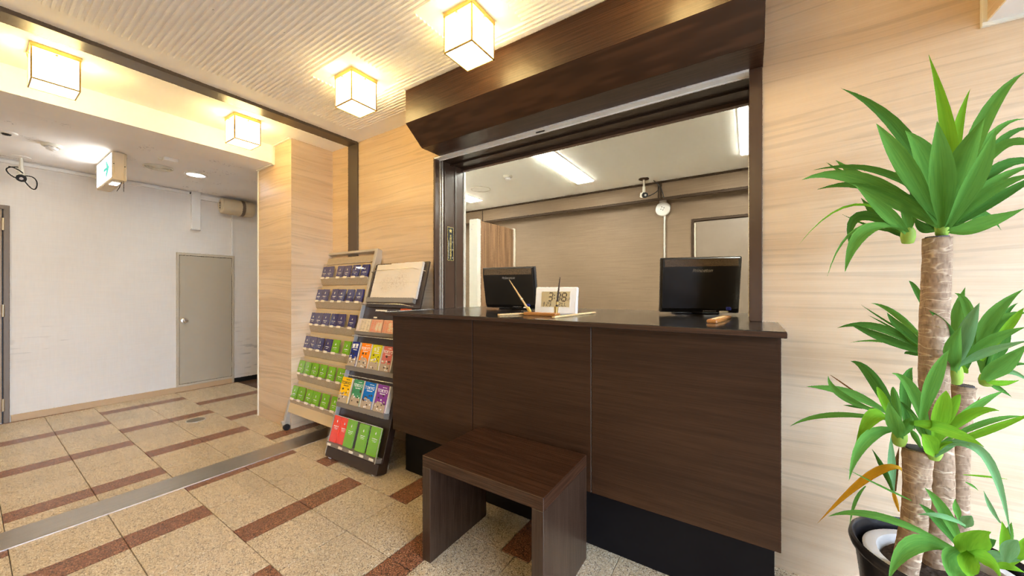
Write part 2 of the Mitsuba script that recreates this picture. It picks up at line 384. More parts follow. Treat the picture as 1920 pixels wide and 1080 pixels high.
for i in range(96):
    y = 1.775 - i * PITCH
    end = -1.89 if y > 1.595 else (0.66 if y > 0.28 else 1.66)
    cuts = [(-2.720, end)]
    if abs(y - 1.345) < 0.165:
        cuts, x = [], -2.720
        for lx in LAMPX[:3]:
            if lx - 0.20 > x: cuts.append((x, min(end, lx - 0.20)))
            x = lx + 0.20
        if end > x: cuts.append((x, end))
    put('ceiling', 'rib', cat(*[rib(a, b, y) for a, b in cuts if b > a + .02]), 'm_ceiling_smooth')

# the oak wall behind the counter with the window opening, and the oak pillar
thing('wall_back', 'oak veneered wall on both sides of the reception window', kind=S); used['wall_back'] = 1
TH = 2.24
put('wall_back', '', cb(0.05, 1.7, WY, TH, 0, CEIL), 'm_oak')
put('wall_back', 'left_section', cb(-3.312, -1.965, WY, TH, 0, CEIL), 'm_oak')
put('wall_back', 'upper_section', cb(-1.965, 0.05, WY, TH, 2.20, CEIL), 'm_oak')
put('wall_back', 'lower_section', cb(-1.965, 0.05, WY, TH, 0, 1.0), 'm_oak')
put('wall_back', 'bounce_lining', cat(cb(-3.86, -1.99, TH, TH + 0.012, 0, 2.45), cb(0.05, 1.3, TH, TH + 0.012, 0, 2.45), cb(-1.99, 0.05, TH, TH + 0.012, 0, 1.0), cb(-1.99, 0.05, TH + 0.03, TH + 0.042, 2.20, 2.45)), 'm_bounce_white')  # unseen white lining, added to bounce light onto the office ceiling
put('wall_office', 'beam_conduit', cat(cyl((-0.835, 4.372, 2.25), (-0.835, 4.372, 2.45), 0.009, 10), cyl((-0.862, 4.374, 2.25), (-0.862, 4.374, 2.45), 0.006, 10)), 'm_office_trim', 40)
thing('wall_pillar', 'square oak veneered pillar between lobby and hall', kind=S); used['wall_pillar'] = 1
put('wall_pillar', '', cb(-3.938, -3.312, 1.564, TH, 0, CEIL), 'm_oak')
put('wall_pillar', 'corner_strip', cb(-3.948, -3.936, 1.556, 1.572, 0, 2.36, 0.002), 'm_cream')
put('wall_pillar', 'ceiling_moulding', cat(cb(-3.95, -3.61, 1.545, 1.566, 2.345, 2.36, 0.002), cb(-3.626, -3.61, 1.545, 1.566, 2.345, CEIL, 0.002), cb(-3.626, -3.31, 1.545, 1.566, CEIL - 0.012, CEIL, 0.002)), 'm_cream')
# hall walls
thing('wall_left', 'white papered hall wall with scuffs near the floor', kind=S); used['wall_left'] = 1
put('wall_left', '', cb(HX - 0.1, HX, -3.3, 4.6, -0.03, HALL + 0.1), 'm_white_wall')
put('wall_left', 'ceiling_duct', cb(HX, HX + 0.028, -3.3, 1.50, 2.355, 2.385, 0.003), 'm_white')
thing('baseboard_left', 'light wood baseboard along the white hall wall', kind=S); used['baseboard_left'] = 1
put('baseboard_left', '', cb(HX, HX + 0.012, 0.245, 1.945, 0, 0.064, 0.002), 'm_baseboard')
thing('baseboard_hall', 'black baseboard at the far end of the white hall wall', kind=S); used['baseboard_hall'] = 1
put('baseboard_hall', '', cb(HX, HX + 0.012, 1.955, 4.6, -0.004, 0.055, 0.002), 'm_black')
thing('wall_hall', 'plain wall closing the far end of the hall', kind=S); used['wall_hall'] = 1
put('wall_hall', '', cat(cb(HX, -3.94, 4.6, 4.7, -0.03, HALL + .1), cb(-3.94, -3.86, TH, 4.6, -0.03, 2.55)), 'm_plain_wall')
thing('wall_rear', 'plain wall behind the viewer', kind=S); used['wall_rear'] = 1
put('wall_rear', '', cb(HX - 0.1, 1.7, -3.4, -3.3, -0.03, CEIL + .1), 'm_plain_wall')
thing('wall_right', 'unseen right wall of the lobby with an entrance opening letting in daylight', kind=S); used['wall_right'] = 1
put('wall_right', '', cat(cb(1.7, 1.8, 1.60, TH, -0.03, CEIL + .1), cb(1.7, 1.8, -3.4, -0.9, -0.03, CEIL + .1), cb(1.7, 1.8, -0.9, 1.60, 2.10, CEIL + .1)), 'm_plain_wall')  # out of view; opening sized and placed to light the right side
# office walls
thing('wall_office', 'tan textured office wall with a boxed beam under the ceiling', kind=S); used['wall_office'] = 1
put('wall_office', '', cb(-3.94, 1.4, 4.5, 4.6, 0, 2.55), 'm_office_wall')
put('wall_office', 'beam', cb(-3.86, 1.3, 4.38, 4.505, 2.255, 2.452), 'm_office_wall')
put('wall_office', 'beam_trim', cb(-3.86, 1.3, 4.366, 4.39, 2.232, 2.262, 0.003), 'm_office_trim')
put('wall_office', 'ceiling_trim', cb(-3.86, 1.3, 4.368, 4.385, 2.428, 2.451, 0.003), 'm_office_trim')
put('wall_office', 'side_wall', cb(1.3, 1.4, TH, 4.5, 0, 2.55), 'm_office_wall')
put('wall_office', 'seam', cb(-3.415, -3.405, 4.374, 4.384, 2.26, 2.43), 'm_office_trim')
# dark trims
thing('trim_1', 'long dark metal beam across the ceiling between lobby and hall strip', kind=S)
put('trim_1', '', cat(cb(-3.045, -2.905, -3.3, WY - 0.01, CEIL - 0.016, CEIL + 0.01, 0.003), cb(-2.921, -2.905, -3.3, WY - 0.01, CEIL - 0.022, CEIL, 0.002)), 'm_dark_beam')
thing('trim_2', 'dark upright strip on the oak wall below the ceiling beam', kind=S)
put('trim_2', '', cb(-3.045, -2.905, WY - 0.014, WY + 0.01, 0, CEIL - 0.004, 0.003), 'm_dark_beam')
thing('trim_3', 'oak soffit box above the entrance at the upper right', kind=S)
put('trim_3', '', cb(0.684, 1.7, 0.30, WY, 2.125, CEIL + 0.01), 'm_oak')
put('trim_3', 'underside', cb(0.684, 1.7, 0.30, WY - 0.004, 2.119, 2.127), 'm_ceiling_smooth')
put('trim_3', 'edge_strip', cat(cb(0.672, 0.686, WY - 0.016, WY, 2.119, CEIL, 0.002), cb(0.672, 1.7, WY - 0.014, WY, 2.108, 2.122, 0.002)), 'm_cream')
used['trim_1'] = used['trim_2'] = used['trim_3'] = 1

# reception window: jambs, header, rails
thing('window_1', 'dark framed reception window opening above the counter', kind=S); used['window_1'] = 1
put('window_1', 'jamb', cb(-1.965, -1.945, 1.926, 2.244, 1.063, 2.19, 0.003), 'm_jamb')
put('window_1', 'jamb', cb(0.003, 0.052, 1.922, 2.244, 1.063, 2.185, 0.003), 'm_jamb')
put('window_1', 'header', cb(-1.965, 0.052, 1.945, 2.25, 2.186, 2.24, 0.003), 'm_header')
put('window_1', 'white_rail', cat(cb(-1.945, 0.003, 1.914, 1.921, 2.174, 2.184), cb(-1.945, 0.003, 1.966, 1.974, 2.174, 2.184), cb(-1.945, 0.003, 1.914, 1.974, 2.180, 2.184)), 'm_white')
put('window_1', 'shutter_rail', cb(-1.945, 0.003, 2.085, 2.110, 2.174, 2.188, 0.002), 'm_header')
put('window_1', 'drip_edge', cb(-1.945, 0.003, 2.215, 2.250, 2.165, 2.188, 0.002), 'm_jamb')
put('window_1', 'side_rail', cat(cb(-1.945, -1.938, 1.970, 1.978, 1.063, 2.18), cb(-1.945, -1.938, 1.992, 2.002, 1.063, 2.18)), 'm_alu')
put('window_1', 'side_rail', cat(cb(-1.945, -1.940, 2.024, 2.030, 1.063, 2.18), cb(-1.945, -1.940, 2.140, 2.158, 1.063, 2.18)), 'm_dark_beam')
put('window_1', 'inner_casing', cb(-1.99, -1.938, 2.244, 2.268, 1.063, 2.20, 0.002), 'm_cream')
put('window_1', 'inner_casing', cb(0.0, 0.05, 2.244, 2.262, 1.063, 2.20, 0.002), 'm_cream')
put('window_1', 'pilot_light', cb(-1.10, -1.04, 1.946, 1.954, 2.174, 2.184, 0.001), 'm_black')

# doors
thing('door_1', 'brown steel door with three hinges at the left edge of the hall', kind=S); used['door_1'] = 1
put('door_1', 'frame', cat(cb(HX, HX + 0.02, 0.205, 0.238, 0, 1.972, 0.003), cb(HX, HX + 0.02, -0.66, 0.238, 1.935, 1.972, 0.003), cb(HX, HX + 0.02, -0.69, -0.655, 0, 1.972, 0.003)), 'm_frame_brown')
put('door_1', 'leaf', cb(HX, HX + 0.012, -0.655, 0.197, 0.01, 1.93, 0.002), 'm_door_brown')
put('door_1', 'gap', cb(HX, HX + 0.004, 0.197, 0.206, 0.0, 1.935), 'm_black')
for z in (1.80, 1.02, 0.17):
    put('door_1', 'hinge', cyl((HX + 0.022, 0.203, z - 0.055), (HX + 0.022, 0.203, z + 0.055), 0.009, 12), 'm_hinge', 40)
thing('door_2', 'small beige grey steel door in the white hall wall', kind=S); used['door_2'] = 1
put('door_2', 'frame', cat(cb(HX, HX + 0.018, 1.381, 1.405, 0.062, 1.653, 0.003), cb(HX, HX + 0.018, 1.927, 1.951, 0.0, 1.653, 0.003), cb(HX, HX + 0.018, 1.381, 1.951, 1.622, 1.653, 0.003), cb(HX, HX + 0.018, 1.381, 1.951, 0.062, 0.088, 0.003)), 'm_grey_frame')
put('door_2', 'gap', cb(HX, HX + 0.003, 1.404, 1.928, 0.086, 1.623), 'm_black')
put('door_2', 'leaf', cb(HX, HX + 0.013, 1.408, 1.923, 0.092, 1.618, 0.002), 'm_grey_door')
kb = lathe([(0, 0), (0.030, 0), (0.030, 0.004), (0.012, 0.008), (0.011, 0.025), (0.024, 0.034), (0.026, 0.046), (0.018, 0.055), (0, 0.057)], n=28)
kb.apply_transform(trimesh.transformations.rotation_matrix(np.pi / 2, (0, 1, 0))); kb.apply_translation((HX + 0.012, 1.453, 0.844))
put('door_2', 'knob', kb, 'm_chrome', 35)
for z in (1.46, 0.25):
    put('door_2', 'hinge', cyl((HX + 0.02, 1.925, z - 0.045), (HX + 0.02, 1.925, z + 0.045), 0.006, 10), 'm_grey_frame', 40)
thing('door_3', 'dark framed office doorway with a dull brown door leaf', kind=S); used['door_3'] = 1
put('door_3', 'frame', cat(cb(-0.532, -0.505, 4.47, 4.51, 0, 2.0, 0.003), cb(-0.532, 0.42, 4.47, 4.51, 1.972, 2.0, 0.003), cb(0.393, 0.42, 4.47, 4.51, 0, 2.0, 0.003)), 'm_office_trim')
put('door_3', 'leaf', cb(-0.500, 0.39, 4.488, 4.505, 0.01, 1.968, 0.002), 'm_frame_brown')
put('door_3', 'edge_strip', cb(-0.505, -0.490, 4.478, 4.500, 0.01, 1.955), 'm_cream')

# ------------------------------------------------------------------ the counter, its worktop and the canopy over it
k = thing('reception_counter', 'dark brown wood reception counter front with three flush panels', 'counter')
for x0, x1, mat in ((-1.952, -1.279, 'm_panel'), (-1.275, -0.592, 'm_panel'), (-0.588, 0.095, 'm_panel')):
    put(k, 'panel', cb(x0, x1, 1.550, 1.566, 0.292, 1.040, 0.0015), mat)
put(k, 'body', cb(-1.948, 0.092, 1.566, 1.930, 0.292, 1.040), 'm_black')
put(k, 'end_panel', cb(0.080, 0.096, 1.562, 1.934, 0.292, 1.040, 0.0015), 'm_panel')
put(k, 'kickboard', cb(-1.922, 0.080, 1.630, 1.925, 0.0, 0.292, 0.002), 'm_kick', label='recessed black kickboard')
put(k, 'joint_strip', cb(-0.5925, -0.5912, 1.553, 1.560, 0.292, 1.040), 'm_lip_grey')
k = thing('worktop', 'thin glossy black worktop running over the reception counter', 'worktop')
wt = Polygon([(-1.965, 1.497), (0.107, 1.497), (0.107, WY), (0.003, WY), (0.003, 2.62), (-1.945, 2.62), (-1.945, WY), (-1.965, WY)])
m = trimesh.creation.extrude_polygon(wt, 0.022, engine='earcut'); m.apply_translation((0, 0, 1.041))
put(k, '', m, 'm_top')
put(k, 'edge_band', cat(cb(-1.966, 0.108, 1.4955, 1.499, 1.042, 1.0605, 0.0008)), 'm_wenge')
put(k, 'edge_strip', cb(-1.966, -1.957, 1.50, WY - 0.002, 1.0615, 1.0655, 0.001), 'm_alu')  # pale metal strip standing in for the highlight on the worktop edge

k = thing('canopy', 'dark wood bulkhead canopy with a sloped underside above the reception window', 'canopy')
CX0, CX1 = -1.887, 0.052
prof = [(1.604, CEIL - 0.003), (1.604, 2.302), (1.743, 2.186), (WY, 2.186), (WY, CEIL - 0.003)]
put(k, 'core', prism([(1.612, CEIL - 0.004), (1.612, 2.306), (1.747, 2.193), (WY, 2.193), (WY, CEIL - 0.004)], CX0 + 0.004, CX1 - 0.004), 'm_black')
put(k, 'fascia', prism([(1.602, CEIL - 0.006), (1.602, 2.302), (1.613, 2.3065), (1.613, CEIL - 0.006)], CX0, CX1), 'm_wenge')
put(k, 'sloped_board', prism([(1.602, 2.3005), (1.7425, 2.1845), (1.748, 2.193), (1.613, 2.305)], CX0, CX1), 'm_wenge')
put(k, 'bottom_board', prism([(1.744, 2.1845), (1.928, 2.1845), (1.928, 2.194), (1.7485, 2.1925)], CX0, CX1), 'm_wenge')
put(k, 'end_board', prism([(a, b) for a, b in prof], CX0 - 0.002, CX0 + 0.005), 'm_wenge')
put(k, 'end_board', prism([(a, b) for a, b in prof], CX1 - 0.005, CX1 + 0.002), 'm_wenge')

# ------------------------------------------------------------------ cube ceiling lamps
def lamp(x, y, label):
    k = thing('ceiling_lamp', label, 'ceiling lamp', 'cube ceiling lamps')
    s, z0, z1 = 0.083, 2.332, 2.500
    put(k, 'mounting_plate', cb(x - s - .006, x + s + .006, y - s - .006, y + s + .006, z1, CEIL, 0.002), 'm_gold')
    scene[num(f'{k}__shade')] = emit(cb(x - s, x + s, y - s, y + s, z0, z1, 0.002), LAMP)
    e, t = s + 0.0005, 0.0028
    bars = [cb(x + a * e - t, x + a * e + t, y + b * e - t, y + b * e + t, z0 - t, z1) for a in (-1, 1) for b in (-1, 1)]
    bars += [cb(x - e, x + e, y + b * e - t, y + b * e + t, z0 - t, z0 + t) for b in (-1, 1)] + [cb(x + a * e - t, x + a * e + t, y - e, y + e, z0 - t, z0 + t) for a in (-1, 1)]
    put(k, 'edge_frame', cat(*bars), 'm_gold')
    for dx, dy in ((0, -1), (1, 0), (-1, 0), (0, 1)):
        put(k, 'clip', cyl((x + dx * (s - .004), y + dy * (s - .004), 2.488), (x + dx * (s + .012), y + dy * (s + .012), 2.488), 0.005, 10), 'm_gold', 40)
lamp(-3.262, 0.285, 'cube shaped glass ceiling lamp at the far left of the ceiling strip')
lamp(-3.262, 1.190, 'cube shaped glass ceiling lamp in front of the oak pillar')
lamp(-2.042, LAMPY, 'cube shaped glass ceiling lamp left of the canopy corner, on the ribbed ceiling')
lamp(-1.127, LAMPY, 'large looking cube glass ceiling lamp overlapping the dark canopy')
lamp(-0.212, LAMPY, 'cube glass ceiling lamp above the right half of the counter')
lamp(-3.262, -0.620, 'unseen cube glass ceiling lamp further back on the ceiling strip')  # out of view, lights the near end of the ceiling strip
for ly, where in ((-0.70, 'behind the viewer'), (-2.10, 'near the rear wall')):  # lamps added out of view as warm fill for the lobby
    for lx, side in ((-2.042, 'first'), (-1.127, 'second'), (-0.212, 'third')):
        lamp(lx, ly, f'added cube fill lamp {where}, {side} from the ceiling strip')

# ------------------------------------------------------------------ stool
k = thing('stool', 'dark wood box stool open at the front, standing before the counter', 'stool')
sx0, sx1, sy0, sy1, sh, th = -1.219, -0.606, 1.128, 1.535, 0.465, 0.050
put(k, 'seat', cb(sx0, sx1, sy0, sy1, sh - th, sh, 0.002), 'm_wenge')
put(k, 'leg', cb(sx0, sx0 + th, sy0, sy1, 0.0, sh - th, 0.002), 'm_wenge_v')
put(k, 'leg', cb(sx1 - th, sx1, sy0, sy1, 0.0, sh - th, 0.002), 'm_wenge_v')
put(k, 'stretcher', cb(sx0 + th, sx1 - th, sy1 - 0.035, sy1 - 0.012, sh - th - 0.09, sh - th, 0.001), 'm_panel')

# ------------------------------------------------------------------ steel cover strip and drain in the floor
k = thing('floor_strip', 'brushed steel cover strip crossing the tiled floor', 'floor strip')
put(k, '', cb(-3.085, -2.876, -0.8, 1.93, -0.002, 0.004, 0.0012), 'm_steel')
put(k, 'bright_edge', cb(-2.8765, -2.8745, -0.8, 1.93, -0.001, 0.0036, 0.0004), 'm_alu')
k = thing('floor_drain', 'round grey steel drain cover set in the hall tiles', 'drain cover')
put(k, '', lathe([(0, -0.002), (0.068, -0.002), (0.068, 0.002), (0.062, 0.0035), (0, 0.0035)], (-4.280, 1.188, 0), 40), 'm_drain', 30)
put(k, 'rim', lathe([(0.066, -0.002), (0.073, -0.002), (0.073, 0.003), (0.066, 0.0035)], (-4.280, 1.188, 0), 40), 'm_alu', 30)

# ------------------------------------------------------------------ rack 1: tall grey brochure rack
ORD = ['first', 'second', 'third', 'fourth', 'fifth', 'sixth']
SL = 0.255; LS = math.hypot(1, SL)
R1 = Frame((-3.362, 1.506, 0.0), (1, 0, 0), (0, SL, 1))
W1, H1 = 0.785, 1.552 * LS
k1 = thing('brochure_rack', 'tall grey leaning brochure rack on castors beside the oak pillar', 'brochure rack')
for u0 in (0.0, W1 - 0.034):
    put(k1, 'side_post', R1(cb(u0, u0 + 0.034, 0.03, H1, -0.055, 0.006, 0.003)), 'm_rack_grey')
put(k1, 'top_rail', R1(cb(0.034, W1 - 0.034, H1 - 0.022, H1, -0.05, 0.004, 0.002)), 'm_rack_grey')
put(k1, 'back_panel', R1(cb(0.034, W1 - 0.034, 0.19, H1 - 0.05, -0.030, -0.016)), 'm_rack_panel')
put(k1, 'bottom_panel', R1(cb(0.034, W1 - 0.034, 0.158, 0.242, -0.012, 0.002, 0.001)), 'm_rack_panel')
lips = [(1.310 - 0.2087 * i) * LS for i in range(6)]
for i, v in enumerate(lips):
    put(k1, 'shelf_front', R1(prism([(v - 0.062, -0.016), (v - 0.058, -0.008), (v, 0.020), (v, -0.016)], 0.036, W1 - 0.036)), 'm_perforated')
    put(k1, 'shelf_lip', R1(cb(0.036, W1 - 0.036, v - 0.003, v + 0.004, 0.016, 0.022, 0.001)), 'm_rack_grey')
    put(k1, 'clear_front', R1(cb(0.038, W1 - 0.038, v + 0.006, v + 0.128, 0.0205, 0.0220)), 'm_clear')
    put(k1, 'front_edge', R1(cb(0.036, W1 - 0.036, v + 0.127, v + 0.1305, 0.0195, 0.0232)), 'm_rack_grey')
put(k1, 'header_panel', R1(prism([(H1 - 0.115, -0.016), (H1 - 0.11, -0.004), (H1 - 0.05, -0.010), (H1 - 0.05, -0.016)], 0.036, W1 - 0.036)), 'm_perforated')
for u in (0.017, W1 - 0.017):
    y0 = R1.pt(u, 0.06, 0)[1]
    foot = put(k1, 'foot', cb(-3.362 + u - 0.015, -3.362 + u + 0.015, 1.500, 1.86, 0.052, 0.078, 0.003), 'm_rack_grey')
    for yy in (1.530, 1.83):
        w = put(k1, 'castor', cyl((-3.362 + u + 0.012, yy, 0.026), (-3.362 + u + 0.034, yy, 0.026), 0.0258, 20), 'm_rubber', 40)
# price labels under each brochure and the brochures themselves
def small_print(w, lines):
    """The emblem and text lines on a pocket brochure, in the xy plane."""
    out = [trimesh.creation.extrude_polygon(Polygon([(0, 0.017), (0.0062, 0.006), (0.004, -0.001), (0, -0.003), (-0.004, -0.001), (-0.0062, 0.006)]), 0.0005, engine='earcut')]
    r = random.Random(3)
    for y, h, ww in lines:
        x = -ww / 2
        while x < ww / 2:
            l = r.uniform(0.003, 0.006); out.append(cb(x, min(x + l, ww / 2), y, y + h, 0, 0.0005)); x += l + 0.0016
    return cat(*out)
PR1 = small_print(0.07, [(-0.026, 0.0060, 0.052), (-0.038, 0.0028, 0.030)])
R1M = {}
body = cb(-0.046, 0.046, 0.0, 0.105, 0.0, 0.012, 0.0008)
rows = ['blue'] * 6, ['blue'] * 6, ['blue'] * 6, ['blue'] * 4 + ['green'] * 2, ['green'] * 6, ['green'] * 6
rowname = ['top', 'second', 'third', 'fourth', 'fifth', 'bottom']
pos = [[0.086, 0.170, 0.330, 0.440, 0.560, 0.690], [0.086, 0.185, 0.335, 0.440, 0.565, 0.690], [0.086, 0.180, 0.290, 0.415, 0.520, 0.675],
       [0.086, 0.185, 0.295, 0.415, 0.530, 0.685], [0.086, 0.205, 0.310, 0.430, 0.555, 0.685], [0.086, 0.195, 0.320, 0.425, 0.555, 0.695]]
for i, v in enumerate(lips):
    for j, u in enumerate(pos[i]):
        c = rows[i][j]
        dv, dt = rng.uniform(-0.003, 0.004), rng.uniform(-0.7, 0.7)
        kb_ = thing('pocket_brochure', f'{c} brochure with white drop, {ORD[j]} from left in the {rowname[i]} row of the grey rack', 'brochure', f'{c} brochures in the grey rack')
        fr = Frame(R1.pt(u, v + 0.005 + dv * 0.5, 0.004), R1.u + math.radians(dt) * R1.v, R1.v)
        put(kb_, 'cover', fr(body), 'm_blue' if c == 'blue' else 'm_green')
        put(kb_, 'print', fr(shift(PR1, 0, 0.062, 0.012)), 'm_white_print')
        put(k1, 'price_label', R1(cb(u - 0.030, u + 0.024, v - 0.008, v + 0.010, 0.0222, 0.0236)), 'm_label')

# ------------------------------------------------------------------ rack 2: narrower dark brown rack
A2, SL2 = math.radians(2.0), 0.29; L2 = math.hypot(1, SL2)
ex2, ey2 = np.array((math.cos(A2), math.sin(A2), 0)), np.array((-math.sin(A2), math.cos(A2), 0))
R2 = Frame((-2.540, 1.432, 0.0), ex2, ey2 * SL2 + np.array((0, 0, 1.0)))
W2, H2 = 0.556, 1.475
k2 = thing('brochure_stand', 'dark brown leaning brochure stand with clear pockets at the left end of the counter', 'brochure stand')
put(k2, 'back_board', R2(cb(0.0, W2, 0.020, H2, -0.045, -0.022, 0.003)), 'm_rack_brown')
put(k2, 'base_board', R2(cb(0.0, W2, 0.014, 0.084, -0.045, 0.010, 0.003)), 'm_rack_brown')
for u0 in (0.0, W2 - 0.012):
    put(k2, 'side_board', R2(cb(u0, u0 + 0.012, 0.014, 1.13, -0.075, -0.020, 0.002)), 'm_rack_brown')
put(k2, 'left_edge_strip', R2(cb(-0.006, 0.0, 0.03, 1.13, -0.022, 0.012, 0.001)), 'm_alu')
put(k2, 'top_board', R2(cb(0.035, 0.612, 1.118, H2, -0.022, -0.006, 0.003)), 'm_rack_brown')
tiers = [(0.084, 0.114, 0.302, W2 - 0.012), (0.354, 0.391, 0.50, W2 - 0.03), (0.621, 0.656, 0.77, W2), (0.892, 0.920, 0.97, W2)]
for v0, v1, v2, u1 in tiers:
    put(k2, 'tier_lip', R2(prism([(v0, -0.022), (v0 + 0.004, 0.020), (v1, 0.032), (v1, -0.022)], 0.004, u1)), 'm_lip_grey')
put(k2, 'clear_pocket', R2(cb(0.003, W2 - 0.012, 0.112, 0.304, 0.0305, 0.0320)), 'm_clear')
put(k2, 'pocket_edge', R2(cat(cb(0.003, W2 - 0.012, 0.302, 0.3055, 0.029, 0.0335), cb(W2 - 0.0135, W2 - 0.010, 0.086, 0.304, 0.029, 0.0335))), 'm_alu')
put(k2, 'map_lip', R2(prism([(1.151, -0.006), (1.153, 0.024), (1.189, 0.026), (1.189, -0.006)], 0.046, 0.560)), 'm_lip_grey')
for v, u0, u1 in ((0.592, -0.008, 0.520), (0.882, -0.004, 0.545), (1.135, 0.0, 0.560)):
    put(k2, 'wire_rail', tube([R2.pt(u0, v, -0.02), R2.pt(u0, v, 0.030), R2.pt(u0 + 0.02, v, 0.045), R2.pt(u1 - 0.09, v, 0.045), R2.pt(u1, v - 0.002, -0.02)], 0.0028, 8), 'm_chrome', 40)
put(k2, 'wire_rail', tube([R2.pt(0.025, 1.397, -0.01), R2.pt(0.030, 1.397, 0.028), R2.pt(0.07, 1.399, 0.042), R2.pt(0.497, 1.412, 0.042), R2.pt(0.590, 1.400, -0.008)], 0.0026, 8), 'm_chrome', 40)
put(k2, 'name_label', R2(cb(0.130, 0.262, 1.091, 1.103, -0.0215, -0.0205)), 'm_label')
put(k2, 'name_label', R2(cb(0.128, 0.166, 1.034, 1.046, -0.0215, -0.0205)), 'm_label')
put(k2, 'orange_label', R2(cb(0.405, 0.520, 1.086, 1.120, -0.0215, -0.0195)), 'm_orange_tag', label='orange label tag')
for u in (0.015, 0.145, 0.265, 0.375, 0.475):
    put(k2, 'price_label', R2(cb(u + 0.004, u + 0.046, 0.095, 0.112, 0.0285, 0.0305)), 'm_label')
for u in (0.04, W2 - 0.04):
    for yy in (0.012, 0.11):
        p = R2.o + ex2 * u + ey2 * yy
        put(k2, 'castor', cat(cyl((p[0] - .008, p[1], 0.0125), (p[0] + .008, p[1], 0.0125), 0.0125, 16), cb(p[0] - .011, p[0] + .011, p[1] - .011, p[1] + .011, 0.018, 0.03)), 'm_white', 40)
put(k2, 'base_box', cat(prism([(0, 0)] + [(0, 0)], 0, 1) if False else Frame(R2.o, ex2, ey2)(cb(0.06, W2 - 0.10, 0.012, 0.13, 0.022, 0.070, 0.002))), 'm_rack_brown')

PR2 = small_print(0.08, [(-0.030, 0.0050, 0.052), (-0.040, 0.0034, 0.046), (-0.048, 0.0026, 0.034)])
for j, (u0, u1, c, v1) in enumerate(((0.014, 0.092, 'red', 0.300), (0.090, 0.166, 'red', 0.296), (0.172, 0.264, 'green', 0.297), (0.304, 0.398, 'green', 0.292), (0.424, 0.524, 'green', 0.297))):
    lb = ['red tall brochure at the far left of the bottom clear pocket', 'red tall brochure beside the green ones in the bottom clear pocket', 'green tall brochure next to the red ones in the bottom clear pocket',
          'green tall brochure in the middle of the bottom clear pocket', 'green tall brochure at the right end of the bottom clear pocket'][j]
    kb_ = thing('tall_brochure', lb, 'brochure', 'tall brochures in the bottom clear pocket')
    w0 = 0.004 if j != 1 else -0.002
    put(kb_, 'cover', R2(cb(u0, u1, 0.118, v1, w0, w0 + (0.014 if j != 1 else 0.012), 0.0008)), 'm_red_paper' if c == 'red' else 'm_green')
    put(kb_, 'print', R2(shift(PR2, (u0 + u1) / 2 + 0.006, v1 - 0.045, w0 + 0.0142 - (0.002 if j == 1 else 0))), 'm_white_print')

def kanji_tokyo():
    a = [((0, .9), (1, .9)), ((.5, 1.02), (.5, 0)), ((.18, .72), (.82, .72)), ((.18, .36), (.82, .36)), ((.18, .54), (.82, .54)), ((.18, .72), (.18, .36)), ((.82, .72), (.82, .36)), ((.5, .36), (.08, .05)), ((.5, .36), (.92, .05))]
    b = [((0, .84), (1, .84)), ((.5, 1.02), (.5, .84)), ((.22, .66), (.78, .66)), ((.22, .42), (.78, .42)), ((.22, .66), (.22, .42)), ((.78, .66), (.78, .42)), ((.5, .42), (.5, 0)), ((.3, .28), (.1, .08)), ((.7, .28), (.9, .08))]
    return a, b
def hangul_dokyo():
    a = [((.15, .9), (.85, .9)), ((.15, .9), (.15, .55)), ((.15, .55), (.85, .55)), ((.5, .5), (.5, .25)), ((.05, .22), (.95, .22))]
    b = [((.15, .9), (.85, .9)), ((.85, .9), (.8, .5)), ((.2, .7), (.82, .7)), ((.35, .42), (.35, .2)), ((.65, .42), (.65, .2)), ((.05, .18), (.95, .18))]
    return a, b
def glyphs(gs, h, w):
    out = []
    for i, g in enumerate(gs):
        out.append(stroke([((a[0] * h + (i - 1) * h * 1.08, a[1] * h), (b[0] * h + (i - 1) * h * 1.08, b[1] * h)) for a, b in g], w))
    return cat(*out)
TOK = text('TOKYO', 0.021, 0.0008, True)
def guide(u0, u1, v0, v1, mat, title, tmat, label, j):
    k = thing('city_guide', label, 'brochure', 'city guide brochures in the dark stand')
    dep = 0.040
    put(k, 'cover', R2(cb(u0, u1 - 0.012, v0, v1, 0.016, 0.019, 0.0006)), mat)
    put(k, 'pages', R2(cb(u0 + 0.001, u1, v0, v1 - 0.002, -0.020, 0.0155, 0.001)), 'm_pages')
    cx, w = (u0 + u1 - 0.012) / 2, (u1 - 0.012 - u0)
    if w > 0.06:
        put(k, 'title', R2(shift(title, cx, v1 - 0.050, 0.0188)), tmat)
        put(k, 'subtitle', R2(cat(cb(cx - w * .22, cx + w * .3, v1 - 0.062, v1 - 0.057, 0.0188, 0.0196), cb(cx - w * .05, cx + w * .36, v1 - 0.018, v1 - 0.014, 0.0188, 0.0196))), tmat)
    r = random.Random(40 + j)
    def blob(n, ymin, ymax, s, seed):
        out = []
        for _ in range(n):
            x, y, q = r.uniform(u0 + s + .002, u1 - .013 - s), r.uniform(ymin, ymax), s * r.uniform(.7, 1.1)
            a = np.linspace(0, 2 * np.pi, 9)[:-1] + r.random()
            out.append(R2(shift(trimesh.creation.extrude_polygon(Polygon(np.c_[np.cos(a) * q, np.sin(a) * q * .8]), 0.0006 + .0001 * r.random(), engine='earcut'), x, y, 0.0189)))
        return cat(*out)
    s = min(0.010, w * .2)
    put(k, 'photo_collage', cat(blob(16, v0 + .006, v0 + .068, s, 1), R2(cb(u0 + 0.001, u1 - 0.013, v0, v0 + 0.052, 0.0186, 0.0192))), 'm_photo_print', kind='stuff')
    put(k, 'photo_shapes', cat(*[shift(blob(5, v0 + .008, v0 + .075, s * .8, 2)), blob(2, v0 + .085, v0 + .108, s * .9, 3)]), 'm_dark_print', kind='stuff')
    put(k, 'photo_highlights', blob(6, v0 + .008, v0 + .085, s * .75, 4), 'm_white_print', kind='stuff')
